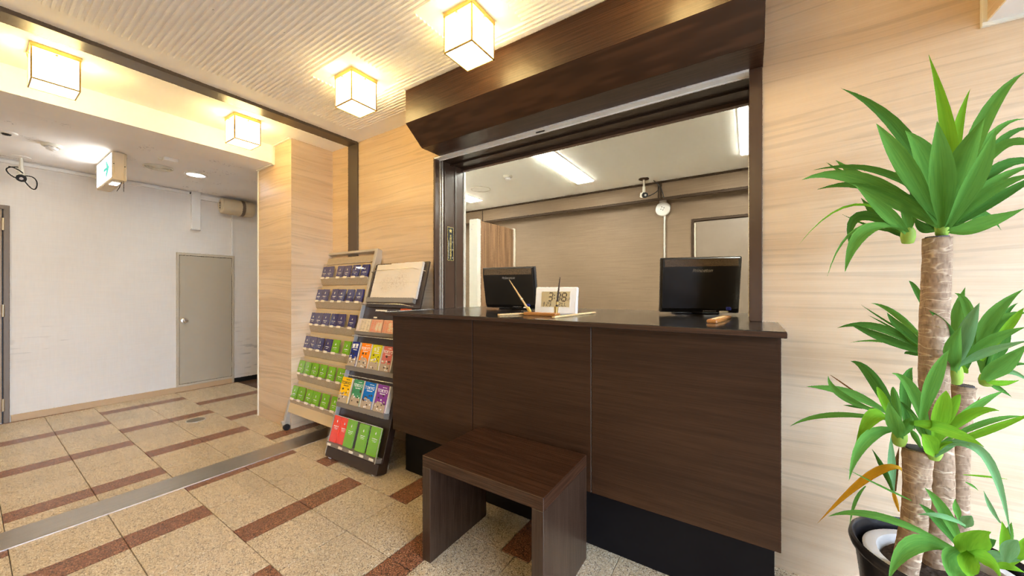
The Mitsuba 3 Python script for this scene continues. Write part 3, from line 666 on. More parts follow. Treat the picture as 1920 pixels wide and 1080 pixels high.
GB = [(-0.004, 0.118, 'm_yellow', TOK, 'm_dark_print', 'yellow TOKYO guide with black title, leftmost in the second tier from the bottom'),
      (0.136, 0.254, 'm_leafgreen', TOK, 'm_white_print', 'dark green TOKYO guide with white title in the second tier from the bottom'),
      (0.262, 0.388, 'm_cyanblue', TOK, 'm_white_print', 'bright blue TOKYO guide with white title in the second tier from the bottom'),
      (0.400, 0.522, 'm_purple', TOK, 'm_white_print', 'purple TOKYO guide with white title, right end of the second tier')]
for j, (u0, u1, m_, t_, tm, lb) in enumerate(GB): guide(u0, u1, 0.392, 0.572 - 0.001 * j, m_, t_, tm, lb, j)
GC = [(0.008, 0.108, 'm_navy', glyphs(kanji_tokyo(), 0.034, 0.0062), 'm_white_print', 'navy blue city guide with large white characters, leftmost in the third tier'),
      (0.122, 0.240, 'm_orange', TOK, 'm_white_print', 'orange TOKYO guide with white title in the third tier'),
      (0.250, 0.362, 'm_lime', glyphs(hangul_dokyo(), 0.026, 0.0045), 'm_white_print', 'lime yellow city guide with pale title in the third tier'),
      (0.372, 0.480, 'm_pinkred', TOK, 'm_white_print', 'pinkish red city guide partly hidden by the counter in the third tier')]
for j, (u0, u1, m_, t_, tm, lb) in enumerate(GC): guide(u0, u1, 0.657, 0.838 - 0.002 * j, m_, t_, tm, lb, 10 + j)
def leaflet(u0, u1, mat, in0, lb, j):
    k = thing('leaflet_stack', lb, 'leaflets', 'leaflet stacks in the upper tier')
    put(k, 'sheets', R2(cb(u0, u1, 0.921, 1.020, -0.004, 0.014, 0.0008)), mat)
    r = random.Random(j)
    put(k, 'print', R2(cat(*[cb(u0 + a, u0 + a + r.uniform(.01, .03), v, v + .003, 0.0138, 0.0146) for a in (0.008, 0.045, 0.085) for v in np.arange(0.932, 1.012, 0.009) if u0 + a + .03 < u1])), 'm_lip_grey' if j == 1 else 'm_orange_tag')
    put(k, 'print_box', R2(cb(u0 + (u1 - u0) * .42, u1 - .006, 0.936, 1.000, 0.0137, 0.0144)), 'm_card_cream')
leaflet(0.004, 0.034, 'm_card_lilac', 'm_card_cream', 'narrow lilac leaflets at the left end of the upper tier', 0)
leaflet(0.036, 0.152, 'm_card_cream', 'm_card_cream', 'cream leaflets with grey print in the upper tier', 1)
leaflet(0.160, 0.290, 'm_card_pink', 'm_card_cream', 'pink leaflets with red print in the upper tier, centre', 2)
leaflet(0.300, 0.430, 'm_card_pink', 'm_card_cream', 'pink leaflets mostly hidden behind the counter end', 3)
k = thing('map_sheets', 'folded pale street maps held by a wire at the top of the dark stand', 'maps')
put(k, 'sheet', R2(cb(0.062, 0.240, 1.190, 1.462, -0.004, 0.008, 0.001)), 'm_map')
put(k, 'sheet', R2(cb(0.226, 0.392, 1.188, 1.466, -0.002, 0.012, 0.001)), 'm_map')
put(k, 'sheet', R2(cb(0.380, 0.572, 1.186, 1.467, -0.004, 0.017, 0.001)), 'm_map')

# ------------------------------------------------------------------ things on the counter
TOP = 1.063
def monitor(x, y, yaw, tilt, h, label):
    w = 0.415
    k = thing('computer_monitor', label, 'monitor')
    cy, sy = math.cos(yaw), math.sin(yaw)
    back = np.array((sy, -cy, 0)); up = np.array((0, 0, math.cos(tilt))) + back * math.sin(tilt)
    f = Frame((x, y, TOP + 0.010), (cy, sy, 0), up)            # w points to the lobby
    put(k, 'bezel', f(cb(-w / 2, w / 2, 0, h, -0.032, -0.004, 0.004)), 'm_monitor_bezel')
    sh = prism([(-0.004, 0.006), (-0.004, h - 0.004), (0.010, h - 0.006), (0.020, h - 0.050), (0.020, 0.030), (0.008, 0.008)], -w / 2 + 0.012, w / 2 - 0.012)
    v = sh.vertices.copy(); sh.vertices = np.c_[v[:, 0], v[:, 2], v[:, 1]]; sh.fix_normals()
    put(k, 'back_shell', f(sh), 'm_monitor')
    q = (0.044 - 0.006) / 1.0
    vent = prism([(0.0102, h - 0.008), (0.0112, h - 0.008), (0.0208, h - 0.048), (0.0198, h - 0.048)], -w / 2 + 0.022, w / 2 - 0.022)
    v = vent.vertices.copy(); vent.vertices = np.c_[v[:, 0], v[:, 2], v[:, 1]]; vent.fix_normals()
    put(k, 'vent_grille', f(vent), 'm_vents')
    put(k, 'screen', f(cb(-w / 2 + 0.02, w / 2 - 0.02, 0.02, h - 0.02, -0.033, -0.0318)), 'm_top')
    put(k, 'lettering', f(shift(text('Princeton', 0.0165, 0.0008, True, 0.28), 0.01, h - 0.080, 0.0196)), 'm_grey_print')
    put(k, 'port_plate', f(cb(0.02, 0.09, 0.012, 0.026, 0.0075, 0.0125, 0.001)), 'm_grey_print')
    put(k, 'white_label', f(cb(0.105, 0.150, 0.006, 0.016, 0.011, 0.0135)), 'm_white_print')
    put(k, 'blue_plug', f(cb(0.135, 0.160, 0.022, 0.040, 0.010, 0.030, 0.003)), 'm_blue_plug')
    b = np.array((x, y, TOP))
    put(k, 'stand', cat(trimesh.Trimesh(*[np.array(a) for a in ([], [])]) if False else Frame((x, y, TOP), (cy, sy, 0), (-sy, cy, 0))(cb(-0.12, 0.12, 0.035, 0.20, 0.0, 0.012, 0.004)), Frame((x, y, TOP), (cy, sy, 0), (-sy, cy, 0))(cb(-0.03, 0.03, 0.022, 0.060, 0.006, 0.13, 0.004))), 'm_monitor')
monitor(-0.241, 2.319, 0.3065, 0.173, 0.318, 'larger looking black computer monitor seen from behind at the right of the window')
monitor(-1.449, 2.200, 0.141, 0.216, 0.299, 'black computer monitor seen from behind at the left of the window')

k = thing('digital_clock', 'white digital clock with a grey display showing 3:38 on the counter', 'clock')
tl = 0.13
f = Frame((-0.930, 1.865, TOP + 0.002), (1, 0.03, 0), (0, math.sin(tl), math.cos(tl)))
put(k, 'body', f(cb(-0.132, 0.132, 0, 0.158, -0.024, 0.0, 0.006)), 'm_white', label='white plastic case')
put(k, 'display_rim', f(cb(-0.093, 0.093, 0.036, 0.134, -0.001, 0.0012, 0.0006)), 'm_cream')
put(k, 'display', f(cb(-0.088, 0.088, 0.042, 0.130, 0.0, 0.0018)), 'm_lcd')
SEG = {'a': ((0, 1), (.55, 1)), 'b': ((.55, 1), (.55, .5)), 'c': ((.55, .5), (.55, 0)), 'd': ((0, 0), (.55, 0)), 'e': ((0, .5), (0, 0)), 'f': ((0, 1), (0, .5)), 'g': ((0, .5), (.55, .5))}
DIG = {'3': 'abgcd', '8': 'abcdefg', '2': 'abged', '1': 'bc', 'L': 'fed', 'C': 'afed', '0': 'abcdef', '6': 'afgecd'}
def digits(s, x, y, h, w):
    out = []
    for ch in s:
        if ch == ':': out += [cb(x, x + w, y + h * .25, y + h * .25 + w, 0, 0.0006), cb(x, x + w, y + h * .65, y + h * .65 + w, 0, 0.0006)]; x += h * .25; continue
        if ch == ' ': x += h * .45; continue
        if ch == '.': out.append(cb(x, x + w, y, y + w, 0, 0.0006)); x += h * .2; continue
        g = h * .06
        segs = []
        for q in DIG[ch]:
            (ax, ay), (bx, by) = SEG[q]
            p, r_ = np.array((ax * h, ay * h)), np.array((bx * h, by * h)); t = (r_ - p) / np.linalg.norm(r_ - p) * g
            p, r_ = p + t, r_ - t
            segs.append(((x + p[0] + .10 * p[1], y + p[1]), (x + r_[0] + .10 * r_[1], y + r_[1])))
        out.append(stroke(segs, w, 0.0006)); x += h * .80
    return cat(*out)
put(k, 'time_digits', f(shift(cat(digits('3:38', -0.046, 0.076, 0.046, 0.0062), digits('12', 0.066, 0.078, 0.016, 0.0016)), 0, 0, 0.0017)), 'm_dark_print')
put(k, 'small_digits', f(shift(cat(digits('3 23', -0.080, 0.047, 0.020, 0.0030), digits('22.LL', 0.006, 0.047, 0.020, 0.0030)), 0, 0, 0.0017)), 'm_dark_print')
put(k, 'back_foot', cb(-1.0, -0.86, 1.87, 1.935, TOP, TOP + 0.010, 0.003), 'm_white')

k = thing('pen_stand', 'amber wood pen stand in front of the digital clock', 'pen stand')
put(k, 'base', cb(-1.052, -0.850, 1.715, 1.775, TOP, TOP + 0.017, 0.004), 'm_amber_wood')
put(k, 'holder', cat(cyl((-0.862 + 0.0, 1.745, TOP + 0.014), (-0.860, 1.745, TOP + 0.052), 0.009, 14, 0.012)), 'm_gold', 35)
put(k, 'holder', cyl((-1.020, 1.745, TOP + 0.014), (-1.040, 1.750, TOP + 0.040), 0.009, 14, 0.011), 'm_gold', 35)
k = thing('desk_pen', 'dark desk pen standing upright before the clock display', 'pen')
p0, p1 = np.array((-0.860, 1.745, TOP + 0.03)), np.array((-0.838, 1.745, 1.272))
put(k, 'barrel', tube([p0 + (p1 - p0) * t for t in (0, .25, .6, 1)], [0.0055, 0.0055, 0.0045, 0.002], 10), 'm_dark_print', 40)
put(k, 'collar', cyl(p0 + (p1 - p0) * .18, p0 + (p1 - p0) * .27, 0.0063, 12), 'm_gold', 40)
k = thing('desk_pen', 'pale desk pen slanting to the left out of the pen stand', 'pen')
p0, p1 = np.array((-1.028, 1.747, TOP + 0.022)), np.array((-1.162, 1.745, 1.262))
put(k, 'barrel', tube([p0 + (p1 - p0) * t for t in (.02, .3, .7, 1)], [0.0058, 0.0058, 0.0042, 0.002], 10), 'm_lightwood', 40)
put(k, 'collar', cyl(p0 + (p1 - p0) * .36, p0 + (p1 - p0) * .40, 0.0066, 12), 'm_chrome', 40)
k = thing('wooden_stick', 'flat wooden stick lying at the left end of the pen stand', 'wooden stick')
f = Frame((-1.137, 1.600, TOP), (0.30, 0.95, 0), (-0.95, 0.30, 0))
put(k, '', f(cb(0.0, 0.17, -0.012, 0.012, 0.0, 0.010, 0.003)), 'm_lightwood')
k = thing('wooden_stick', 'slim pointed wooden stick lying to the right of the pen stand', 'wooden stick')
f = Frame((-0.805, 1.600, TOP), (0.055, 0.998, 0), (-0.998, 0.055, 0))
put(k, '', f(cb(0.0, 0.50, -0.010, 0.010, 0.0, 0.010, 0.003)), 'm_lightwood')
k = thing('wooden_block', 'small amber wood tray block at the right end of the counter', 'wooden block')
f = Frame((-0.128, 1.740, TOP), (0.12, 0.993, 0), (-0.993, 0.12, 0))
put(k, '', f(cb(-0.01, 0.33, -0.020, 0.020, 0.0, 0.015, 0.004)), 'm_amber_wood')
put(k, 'inlay', f(cb(0.03, 0.28, -0.010, 0.010, 0.0145, 0.0158, 0.0006)), 'm_lightwood')

# black notice plate with gold lettering on the left jamb
k = thing('notice_plate', 'narrow black plate with gold star and vertical gold characters on the window jamb', 'sign')
f = Frame((-1.945, 2.090, 1.565), (0, 1, 0), (0, 0, 1))
put(k, 'plate', f(cb(-0.034, 0.034, -0.130, 0.130, 0.0, 0.0025, 0.0008)), 'm_black')
put(k, 'border', f(cat(cb(-0.034, 0.034, 0.127, 0.130, 0.002, 0.003), cb(-0.034, 0.034, -0.130, -0.127, 0.002, 0.003), cb(-0.034, -0.0315, -0.130, 0.130, 0.002, 0.003), cb(0.0315, 0.034, -0.130, 0.130, 0.002, 0.003))), 'm_gold_print')
a = np.arange(10) * np.pi / 5 + np.pi / 2
star = Polygon([(math.cos(t) * (0.020 if i % 2 == 0 else 0.009), math.sin(t) * (0.020 if i % 2 == 0 else 0.009)) for i, t in enumerate(a)])
r = random.Random(21)
gl = [shift(trimesh.creation.extrude_polygon(star, 0.001, engine='earcut'), 0, 0.101, 0.0024)]
for i in range(9):
    y, s = 0.062 - i * 0.0215, 0.0165
    st = [((-.5, .42), (.5, .42)), ((-.4, -.45), (.45, -.45))] + [((r.choice((-.3, 0, .3)), .5), (r.choice((-.4, 0, .4)), -.5)), ((-.45, r.uniform(-.2, .2)), (.45, r.uniform(-.2, .2)))]
    if i % 2: st += [((-.42, .4), (-.42, -.4)), ((.42, .4), (.42, -.4))]
    gl.append(shift(stroke([((p[0] * s, p[1] * s), (q[0] * s, q[1] * s)) for p, q in st], 0.0030, 0.001), 0, y, 0.0024))
put(k, 'gold_characters', f(cat(*gl)), 'm_gold_print')
put(k, 'white_characters', f(cat(*[shift(stroke([((-.004, .004), (.004, .004)), ((0, .005), (0, -.005)), ((-.004, -.004), (.004, -.004))], 0.002, 0.001), -0.023, 0.020 - i * 0.0145, 0.0024) for i in range(10)],
    *[shift(stroke([((-.003, 0), (.003, 0)), ((0, .006), (0, -.006))], 0.004, 0.001), 0.022, y, 0.0024) for y in (0.016, -0.046, -0.108)])), 'm_white_print')

# ------------------------------------------------------------------ in the office behind the window
def fluor(x0, y0, y1, label, w=0.19):
    k = thing('ceiling_light', label, 'ceiling light')
    put(k, 'frame', cat(cb(x0 - .012, x0, y0 - .012, y1 + .012, 2.444, 2.452), cb(x0 + w, x0 + w + .012, y0 - .012, y1 + .012, 2.444, 2.452), cb(x0, x0 + w, y0 - .012, y0, 2.444, 2.452), cb(x0, x0 + w, y1, y1 + .012, 2.444, 2.452)), 'm_white')
    scene[num(f'{k}__diffuser')] = emit(cb(x0, x0 + w, y0, y1, 2.434, 2.4495, 0.002), TUBE)
fluor(-1.655, 2.70, 3.912, 'long recessed fluorescent light in the middle of the office ceiling')
fluor(-0.052, 2.70, 3.905, 'recessed fluorescent light cut off by the right window jamb')
fluor(-3.262, 2.70, 3.915, 'recessed fluorescent light at the far left of the office ceiling')
k = thing('partition', 'low office partition of brown woodgrain board with white edge posts', 'partition')
put(k, 'board', cb(-2.585, -2.515, 3.18, 3.868, 0.0, 1.985, 0.002), 'm_walnut')
put(k, 'post', cb(-2.615, -2.500, 3.115, 3.18, 0.0, 1.995, 0.003), 'm_cream')
put(k, 'post', cb(-2.600, -2.500, 3.868, 3.90, 0.0, 1.995, 0.003), 'm_cream')
for z in (1.90, 1.955):
    put(k, 'screw', cyl((-2.575 + (z - 1.9) * .3, 3.118, z - 0.02), (-2.575 + (z - 1.9) * .3, 3.110, z - 0.02), 0.006, 10), 'm_alu')
def smoke(x, y, z, r, name, label):
    k = thing(name, label, 'smoke detector')
    put(k, 'base', lathe([(0, 0), (r, 0), (r, -0.012), (r * .9, -0.022), (0, -0.022)], (x, y, z), 28), 'm_cream', 35)
    put(k, 'sensor_head', lathe([(0, -0.020), (r * .62, -0.020), (r * .55, -0.042), (r * .3, -0.050), (0, -0.050)], (x, y, z), 24), 'm_white', 35)
    put(k, 'slots', cat(*[cb(x + math.cos(a) * r * .63 - .006, x + math.cos(a) * r * .63 + .006, y + math.sin(a) * r * .63 - .006, y + math.sin(a) * r * .63 + .006, z - .030, z - .023) for a in np.arange(8) * np.pi / 4]), 'm_dome')
smoke(-2.195, 3.262, 2.45, 0.052, 'smoke_detector', 'white smoke detector on the office ceiling')
smoke(-4.785, 0.405, HALL, 0.058, 'smoke_detector', 'cream smoke detector on the hall ceiling left of the exit sign')
k = thing('access_hatch', 'round flush access hatch in the office ceiling near the left window jamb', 'access hatch')
put(k, 'rim', lathe([(0.112, 0), (0.122, 0), (0.121, -0.005), (0.113, -0.005)], (-2.755, 3.50, 2.45), 48), 'm_cream', 30)
put(k, 'cover', lathe([(0, 0.001), (0.112, 0.001), (0.112, -0.002), (0, -0.002)], (-2.755, 3.50, 2.45), 48), 'm_office_ceiling', 30)
def camera(x, y, z0, drop, aim, label, dark, loops, s=1.0):
    k = thing('security_camera', label, 'security camera')
    put(k, 'ceiling_plate', lathe([(0, 0), (0.055 * s, 0), (0.055 * s, -0.008), (0.015, -0.012), (0, -0.012)], (x, y, z0), 24), 'm_office_trim' if dark else 'm_white', 35)
    put(k, 'rod', cat(cyl((x, y, z0 - 0.01), (x, y, z0 - drop * .6), 0.011 * s, 14), cyl((x, y, z0 - drop * .6), (x, y, z0 - drop), 0.016 * s, 14)), 'm_cream', 35)
    a = np.array(aim, float); a /= np.linalg.norm(a); c = np.array((x, y, z0 - drop - 0.028 * s))
    f = Frame(c - a * 0.045 * s, np.cross((0, 0, 1.0), a), np.cross(a, np.cross((0, 0, 1.0), a)))
    put(k, 'housing', f(cb(-0.030 * s, 0.030 * s, -0.028 * s, 0.028 * s, -0.02 * s, 0.075 * s, 0.008 * s)), 'm_cream')
    put(k, 'lens', cat(cyl(f.pt(0, 0, 0.07 * s), f.pt(0, 0, 0.102 * s), 0.030 * s, 20), ), 'm_black', 40)
    put(k, 'lens_glass', cyl(f.pt(0, 0, 0.1025 * s), f.pt(0, 0, 0.1045 * s), 0.012 * s, 16), 'm_chrome')
    for q in loops:
        put(k, 'cable', tube(arc(q), 0.0045, 7), 'm_rubber', 40)
EYEV = np.array((0, 0, 1.2))
camera(-0.975, 4.175, 2.45, 0.155, (0.45, -0.85, -0.25), 'small white security camera hanging from the office ceiling beside the beam', True,
       [[(-0.975, 4.27, 2.265), (-0.93, 4.34, 2.30), (-0.88, 4.355, 2.33), (-0.86, 4.36, 2.42)], [(-0.90, 4.30, 2.45), (-0.84, 4.33, 2.38), (-0.80, 4.35, 2.25)]])
camera(-5.449, 0.292, HALL, 0.155, (0.85, -0.05, -0.35), 'white security camera with looped black cables on the hall ceiling', False,
       [[(-5.449, 0.29, 2.30), (-5.46, 0.24, 2.295), (-5.45, 0.215, 2.27), (-5.44, 0.235, 2.22), (-5.47, 0.27, 2.21)], [(-5.40, 0.31, 2.225), (-5.38, 0.355, 2.215), (-5.37, 0.372, 2.155), (-5.39, 0.36, 2.115), (-5.42, 0.32, 2.16), (-5.42, 0.30, 2.20)],
        [(-5.45, 0.225, 2.295), (-5.44, 0.26, 2.285), (-5.43, 0.30, 2.25)]])
k = thing('alarm_bell', 'round white alarm bell on the office wall above a conduit', 'alarm bell')
bl = lathe([(0, 0.050), (0.020, 0.050), (0.055, 0.046), (0.078, 0.034), (0.084, 0.016), (0.080, 0.0), (0, 0)], n=36)
bl.apply_transform(trimesh.transformations.rotation_matrix(np.pi / 2, (1, 0, 0))); bl.apply_translation((-0.830, 4.49, 2.150))
put(k, 'gong', bl, 'm_white', 35)
put(k, 'bracket', cb(-0.868, -0.792, 4.455, 4.50, 2.20, 2.262, 0.006), 'm_dome')
put(k, 'centre_screw', cat(*[cyl((-0.83 + .018 * math.cos(a), 4.445, 2.150 + .018 * math.sin(a)), (-0.83 + .018 * math.cos(a), 4.437, 2.150 + .018 * math.sin(a)), 0.007, 8) for a in (0.3, 1.9, 3.5, 5.0)]), 'm_grey_print')
put(k, 'conduit', cat(cyl((-0.815, 4.487, 1.25), (-0.815, 4.487, 2.08), 0.012, 12)), 'm_dome', 40)
k = thing('office_desk', 'plain desk standing behind the counter window', 'desk')
put(k, 'leg_panel', cb(-1.93, -1.90, 2.26, 2.60, 0.0, 1.041), 'm_black')
put(k, 'leg_panel', cb(-0.03, 0.0, 2.26, 2.60, 0.0, 1.041), 'm_black')

# ------------------------------------------------------------------ hall fittings
k = thing('exit_sign', 'lit white exit sign box with a green arrow hanging from the hall ceiling', 'exit sign')
ex0, ex1, eyy0, eyy1, ez0, ez1 = -5.150, -4.529, 0.700, 0.788, 2.150, 2.388
put(k, 'housing', cb(ex0, ex1, eyy0, eyy1, ez0, ez1, 0.004), 'm_beige_plastic')
put(k, 'end_cap', cb(ex1 - 0.004, ex1 + 0.004, eyy0 + 0.014, eyy1 - 0.016, ez0 + 0.004, ez1 - 0.002, 0.002), 'm_card_cream')
scene[num(f'{k}__lit_face')] = emit(cb(ex0 + 0.012, ex1 - 0.010, eyy0 - 0.004, eyy0, ez0 + 0.022, ez1 - 0.014), (2.6, 2.6, 2.55))
ar = [(-4.82, 2.280), (-4.70, 2.280), (-4.735, 2.330), (-4.705, 2.335), (-4.605, 2.268), (-4.705, 2.200), (-4.735, 2.205), (-4.70, 2.256), (-4.82, 2.256)]
scene[num(f'{k}__arrow')] = emit(prism(ar, eyy0 - 0.006, eyy0 - 0.004, 'y'), (0.03, 0.24, 0.18))
scene[num(f'{k}__lettering')] = emit(cat(cb(-4.955, -4.945, eyy0 - 0.006, eyy0 - 0.004, 2.205, 2.30), cb(-5.00, -4.99, eyy0 - 0.006, eyy0 - 0.004, 2.19, 2.225), cb(-4.90, -4.892, eyy0 - 0.006, eyy0 - 0.004, 2.215, 2.29)), (0.16, 0.24, 0.26))
scene[num(f'{k}__down_light')] = emit(cb(-4.78, -4.64, eyy0 + 0.02, eyy1 - 0.02, ez0 - 0.003, ez0), (3.5, 3.4, 3.0))
put(k, 'ceiling_mount', cb(-4.90, -4.56, 0.72, 0.77, ez1 - 0.004, HALL, 0.002), 'm_cream')
put(k, 'pull_cord', cyl((-4.545, 0.772, 2.06), (-4.545, 0.772, 2.152), 0.0022, 6), 'm_dark_print')
put(k, 'test_lever', tube([(-4.58, 0.765, 2.148), (-4.70, 0.770, 2.118), (-4.80, 0.772, 2.105)], 0.003, 6), 'm_dark_print')
put(k, 'screw', cat(cyl((ex1, eyy0 + 0.010, 2.285), (ex1 + .006, eyy0 + 0.010, 2.285), 0.004, 8), cyl((ex1, eyy1 - 0.012, 2.275), (ex1 + .006, eyy1 - 0.012, 2.275), 0.004, 8)), 'm_dark_print')
def downlight(x, y, label):
    k = thing('downlight', label, 'downlight')
    put(k, 'trim_ring', lathe([(0.072, 0.004), (0.092, 0.0), (0.090, -0.006), (0.074, -0.005)], (x, y, HALL), 32), 'm_white', 35)
    scene[num(f'{k}__lens')] = emit(lathe([(0, 0.002), (0.073, 0.002), (0.073, -0.003), (0, -0.003)], (x, y, HALL), 32), DOWN)
downlight(-4.790, 1.330, 'bright round downlight in the hall ceiling near the pillar')
downlight(-4.790, -0.300, 'unseen round downlight in the hall ceiling further back')  # out of view, lights the near part of the hall
downlight(-4.790, 3.000, 'unseen round downlight in the hall ceiling behind the pillar')  # out of view, placed to brighten the hall wall beside the pillar
downlight(-4.790, -1.900, 'unseen round downlight at the rear end of the hall ceiling')  # out of view, lights the rear of the hall
k = thing('ceiling_vent', 'round cream louvred vent in the hall ceiling beside the exit sign', 'vent')
vx, vy = -4.785, 1.045
for i, rr in enumerate((0.100, 0.078, 0.056, 0.034)):
    put(k, 'louvre_ring', lathe([(rr, 0.0), (rr + 0.010, -0.004), (rr + 0.004, -0.014 - 0.002 * i), (rr - 0.006, -0.008)], (vx, vy, HALL), 36), 'm_cream', 30)
put(k, 'core', lathe([(0, 0), (0.018, 0), (0.014, -0.018), (0, -0.020)], (vx, vy, HALL), 20), 'm_cream', 30)
k = thing('junction_box', 'small white box on the hall ceiling above the vent', 'junction box')
put(k, '', cb(-4.42, -4.345, 0.985, 1.085, HALL - 0.035, HALL, 0.006), 'm_white')
put(k, 'bracket', cb(-4.44, -4.42, 0.965, 0.985, HALL - 0.02, HALL, 0.003), 'm_cream')
k = thing('ceiling_sensor', 'flat round dark centred sensor on the hall ceiling at the left edge', 'sensor')
put(k, 'ring', lathe([(0, 0), (0.055, 0), (0.052, -0.010), (0.030, -0.014), (0, -0.014)], (-4.700, 0.185, HALL), 28), 'm_white', 35)
put(k, 'eye', lathe([(0, -0.012), (0.026, -0.012), (0.018, -0.022), (0, -0.024)], (-4.700, 0.185, HALL), 20), 'm_black', 35)
k = thing('cable_trunking', 'short white vertical trunking box at the top of the hall wall', 'trunking')
put(k, '', cb(HX, HX + 0.045, 1.512, 1.597, 1.942, HALL, 0.003), 'm_white')
put(k, 'end_cap', cb(HX, HX + 0.047, 1.510, 1.599, 1.932, 1.946, 0.002), 'm_dome')
put(k, 'side_duct', cb(HX, HX + 0.03, 1.597, 2.20, 2.315, 2.372, 0.003), 'm_white')
put(k, 'cable_nub', cat(cyl((HX + .02, 1.498, 2.372), (HX + .02, 1.512, 2.372), 0.009, 8)), 'm_black')
k = thing('wall_canister', 'beige cylindrical canister with a brown strap high on the hall wall', 'canister')
prof = [(0, 0), (0.050, 0), (0.052, -0.006), (0.062, -0.006), (0.066, 0.002), (0.092, 0.006), (0.098, 0.018), (0.098, 0.335), (0.092, 0.348), (0, 0.350)]
def turned(pf, n=36):
    m = lathe(pf, n=n); m.apply_transform(trimesh.transformations.rotation_matrix(-np.pi / 2, (1, 0, 0))); m.apply_translation((HX + 0.105, 1.775, 2.268)); return m
put(k, 'drum', turned(prof), 'm_beige_plastic', 35)
put(k, 'strap', turned([(0.097, 0.205), (0.1015, 0.205), (0.1015, 0.240), (0.097, 0.240)]), 'm_frame_brown', 35)
put(k, 'end_mark', cat(*[cb(HX + 0.098, HX + 0.112, 1.766, 1.770, 2.268 + d - .008, 2.268 + d + .008) for d in (-.03, 0, .03)]), 'm_dark_print')
put(k, 'bracket', cb(HX, HX + 0.03, 1.96, 2.03, 2.20, 2.34, 0.003), 'm_frame_brown')
k = thing('wall_conduit', 'thin white conduit running from the canister down to the grey door', 'conduit')
put(k, '', cb(HX, HX + 0.012, 1.924, 1.938, 1.655, 2.20, 0.002), 'm_white')

# ------------------------------------------------------------------ potted yucca
k = thing('potted_yucca', 'tall potted yucca with three bare trunks and spiky green leaves in a black pot', 'potted plant')
px_, py_ = 0.470, 1.550
put(k, 'pot', lathe([(0, 0), (0.135, 0), (0.140, 0.006), (0.186, 0.395), (0.197, 0.405), (0.201, 0.418), (0.199, 0.430), (0.192, 0.434), (0.186, 0.428), (0.183, 0.40), (0.170, 0.30), (0, 0.28)], (px_, py_, 0), 56), 'm_pot', 40, label='glossy black outer pot')
put(k, 'inner_pot', lathe([(0.135, 0.27), (0.166, 0.392), (0.168, 0.403), (0.160, 0.408), (0.137, 0.407), (0.132, 0.400), (0.122, 0.31)], (px_, py_, 0), 48), 'm_pot_grey', 40, label='pale inner pot rim')
sm = trimesh.creation.icosphere(4, 1.0); v = sm.vertices * np.array((0.126, 0.126, 0.030))
v = v + (meshkit.fbm(v * 60.0, 3)[:, None] - 0.5) * 0.014
sm.vertices = v + np.array((px_, py_, 0.378)); put(k, 'soil', sm, 'm_soil', True)
def trunk(pts, rad, name):
    c = arc(pts, 90); n = 28
    r = np.interp(np.linspace(0, 1, 90), np.linspace(0, 1, len(rad)), rad)
    m = tube(c, r, n); v = m.vertices.copy(); side = v[:-2].reshape(90, n, 3)
    d = side - c[:, None]; q = (meshkit.noise(np.stack([side[..., 0] * 12, side[..., 1] * 12, side[..., 2] * 55], -1)) - 0.5) * 0.11 + (meshkit.fbm(side * 70.0, 3) - 0.5) * 0.06
    v[:-2] = (c[:, None] + d * (1 + q[..., None])).reshape(-1, 3); m.vertices = v
    return put(k, name, m, 'm_bark', True)
t1 = trunk([(0.456, 1.552, 0.345), (0.458, 1.55, 0.50), (0.462, 1.55, 0.73), (0.452, 1.55, 0.93), (0.451, 1.545, 1.115), (0.455, 1.54, 1.352)], [0.033, 0.030, 0.029, 0.031, 0.030, 0.0295], 'trunk')
t2 = trunk([(0.520, 1.63, 0.345), (0.528, 1.64, 0.50), (0.537, 1.66, 0.69), (0.550, 1.68, 0.908)], [0.023, 0.0215, 0.021, 0.026], 'trunk')
t3 = trunk([(0.368, 1.462, 0.345), (0.373, 1.46, 0.44), (0.383, 1.45, 0.54), (0.388, 1.44, 0.68), (0.389, 1.44, 0.765)], [0.028, 0.027, 0.0265, 0.0275, 0.030], 'trunk')
for (x, y, z), r_, t_ in (((0.455, 1.54, 1.353), 0.026, t1), ((0.550, 1.68, 0.909), 0.024, t2), ((0.389, 1.44, 0.766), 0.027, t3)):
    put(k, t_.split('__')[1] + '__cut_top', lathe([(0, -0.004), (r_, -0.004), (r_ * .9, 0.003), (0, 0.004)], (x, y, z), 20), 'm_cut', 30)
SHOOTS = [((0.464, 1.54, 1.361), (0.457, 1.5, 1.423)), ((0.391, 1.52, 1.341), (0.387, 1.5, 1.385)), ((0.526, 1.65, 0.924), (0.508, 1.6, 0.988)), ((0.584, 1.65, 0.926), (0.581, 1.63, 0.96)), ((0.351, 1.43, 0.774), (0.348, 1.41, 0.82)), ((0.413, 1.42, 0.755), (0.411, 1.4, 0.801)), ((0.435, 1.33, 0.547), (0.439, 1.33, 0.575))]
for b, t in SHOOTS:
    b, t = np.array(b), np.array(t)
    put(k, 'shoot', cat(tube([b, b + (t - b) * .35, b + (t - b) * .7, t], [0.013, 0.016, 0.015, 0.008], 14)), 'm_shoot', True)
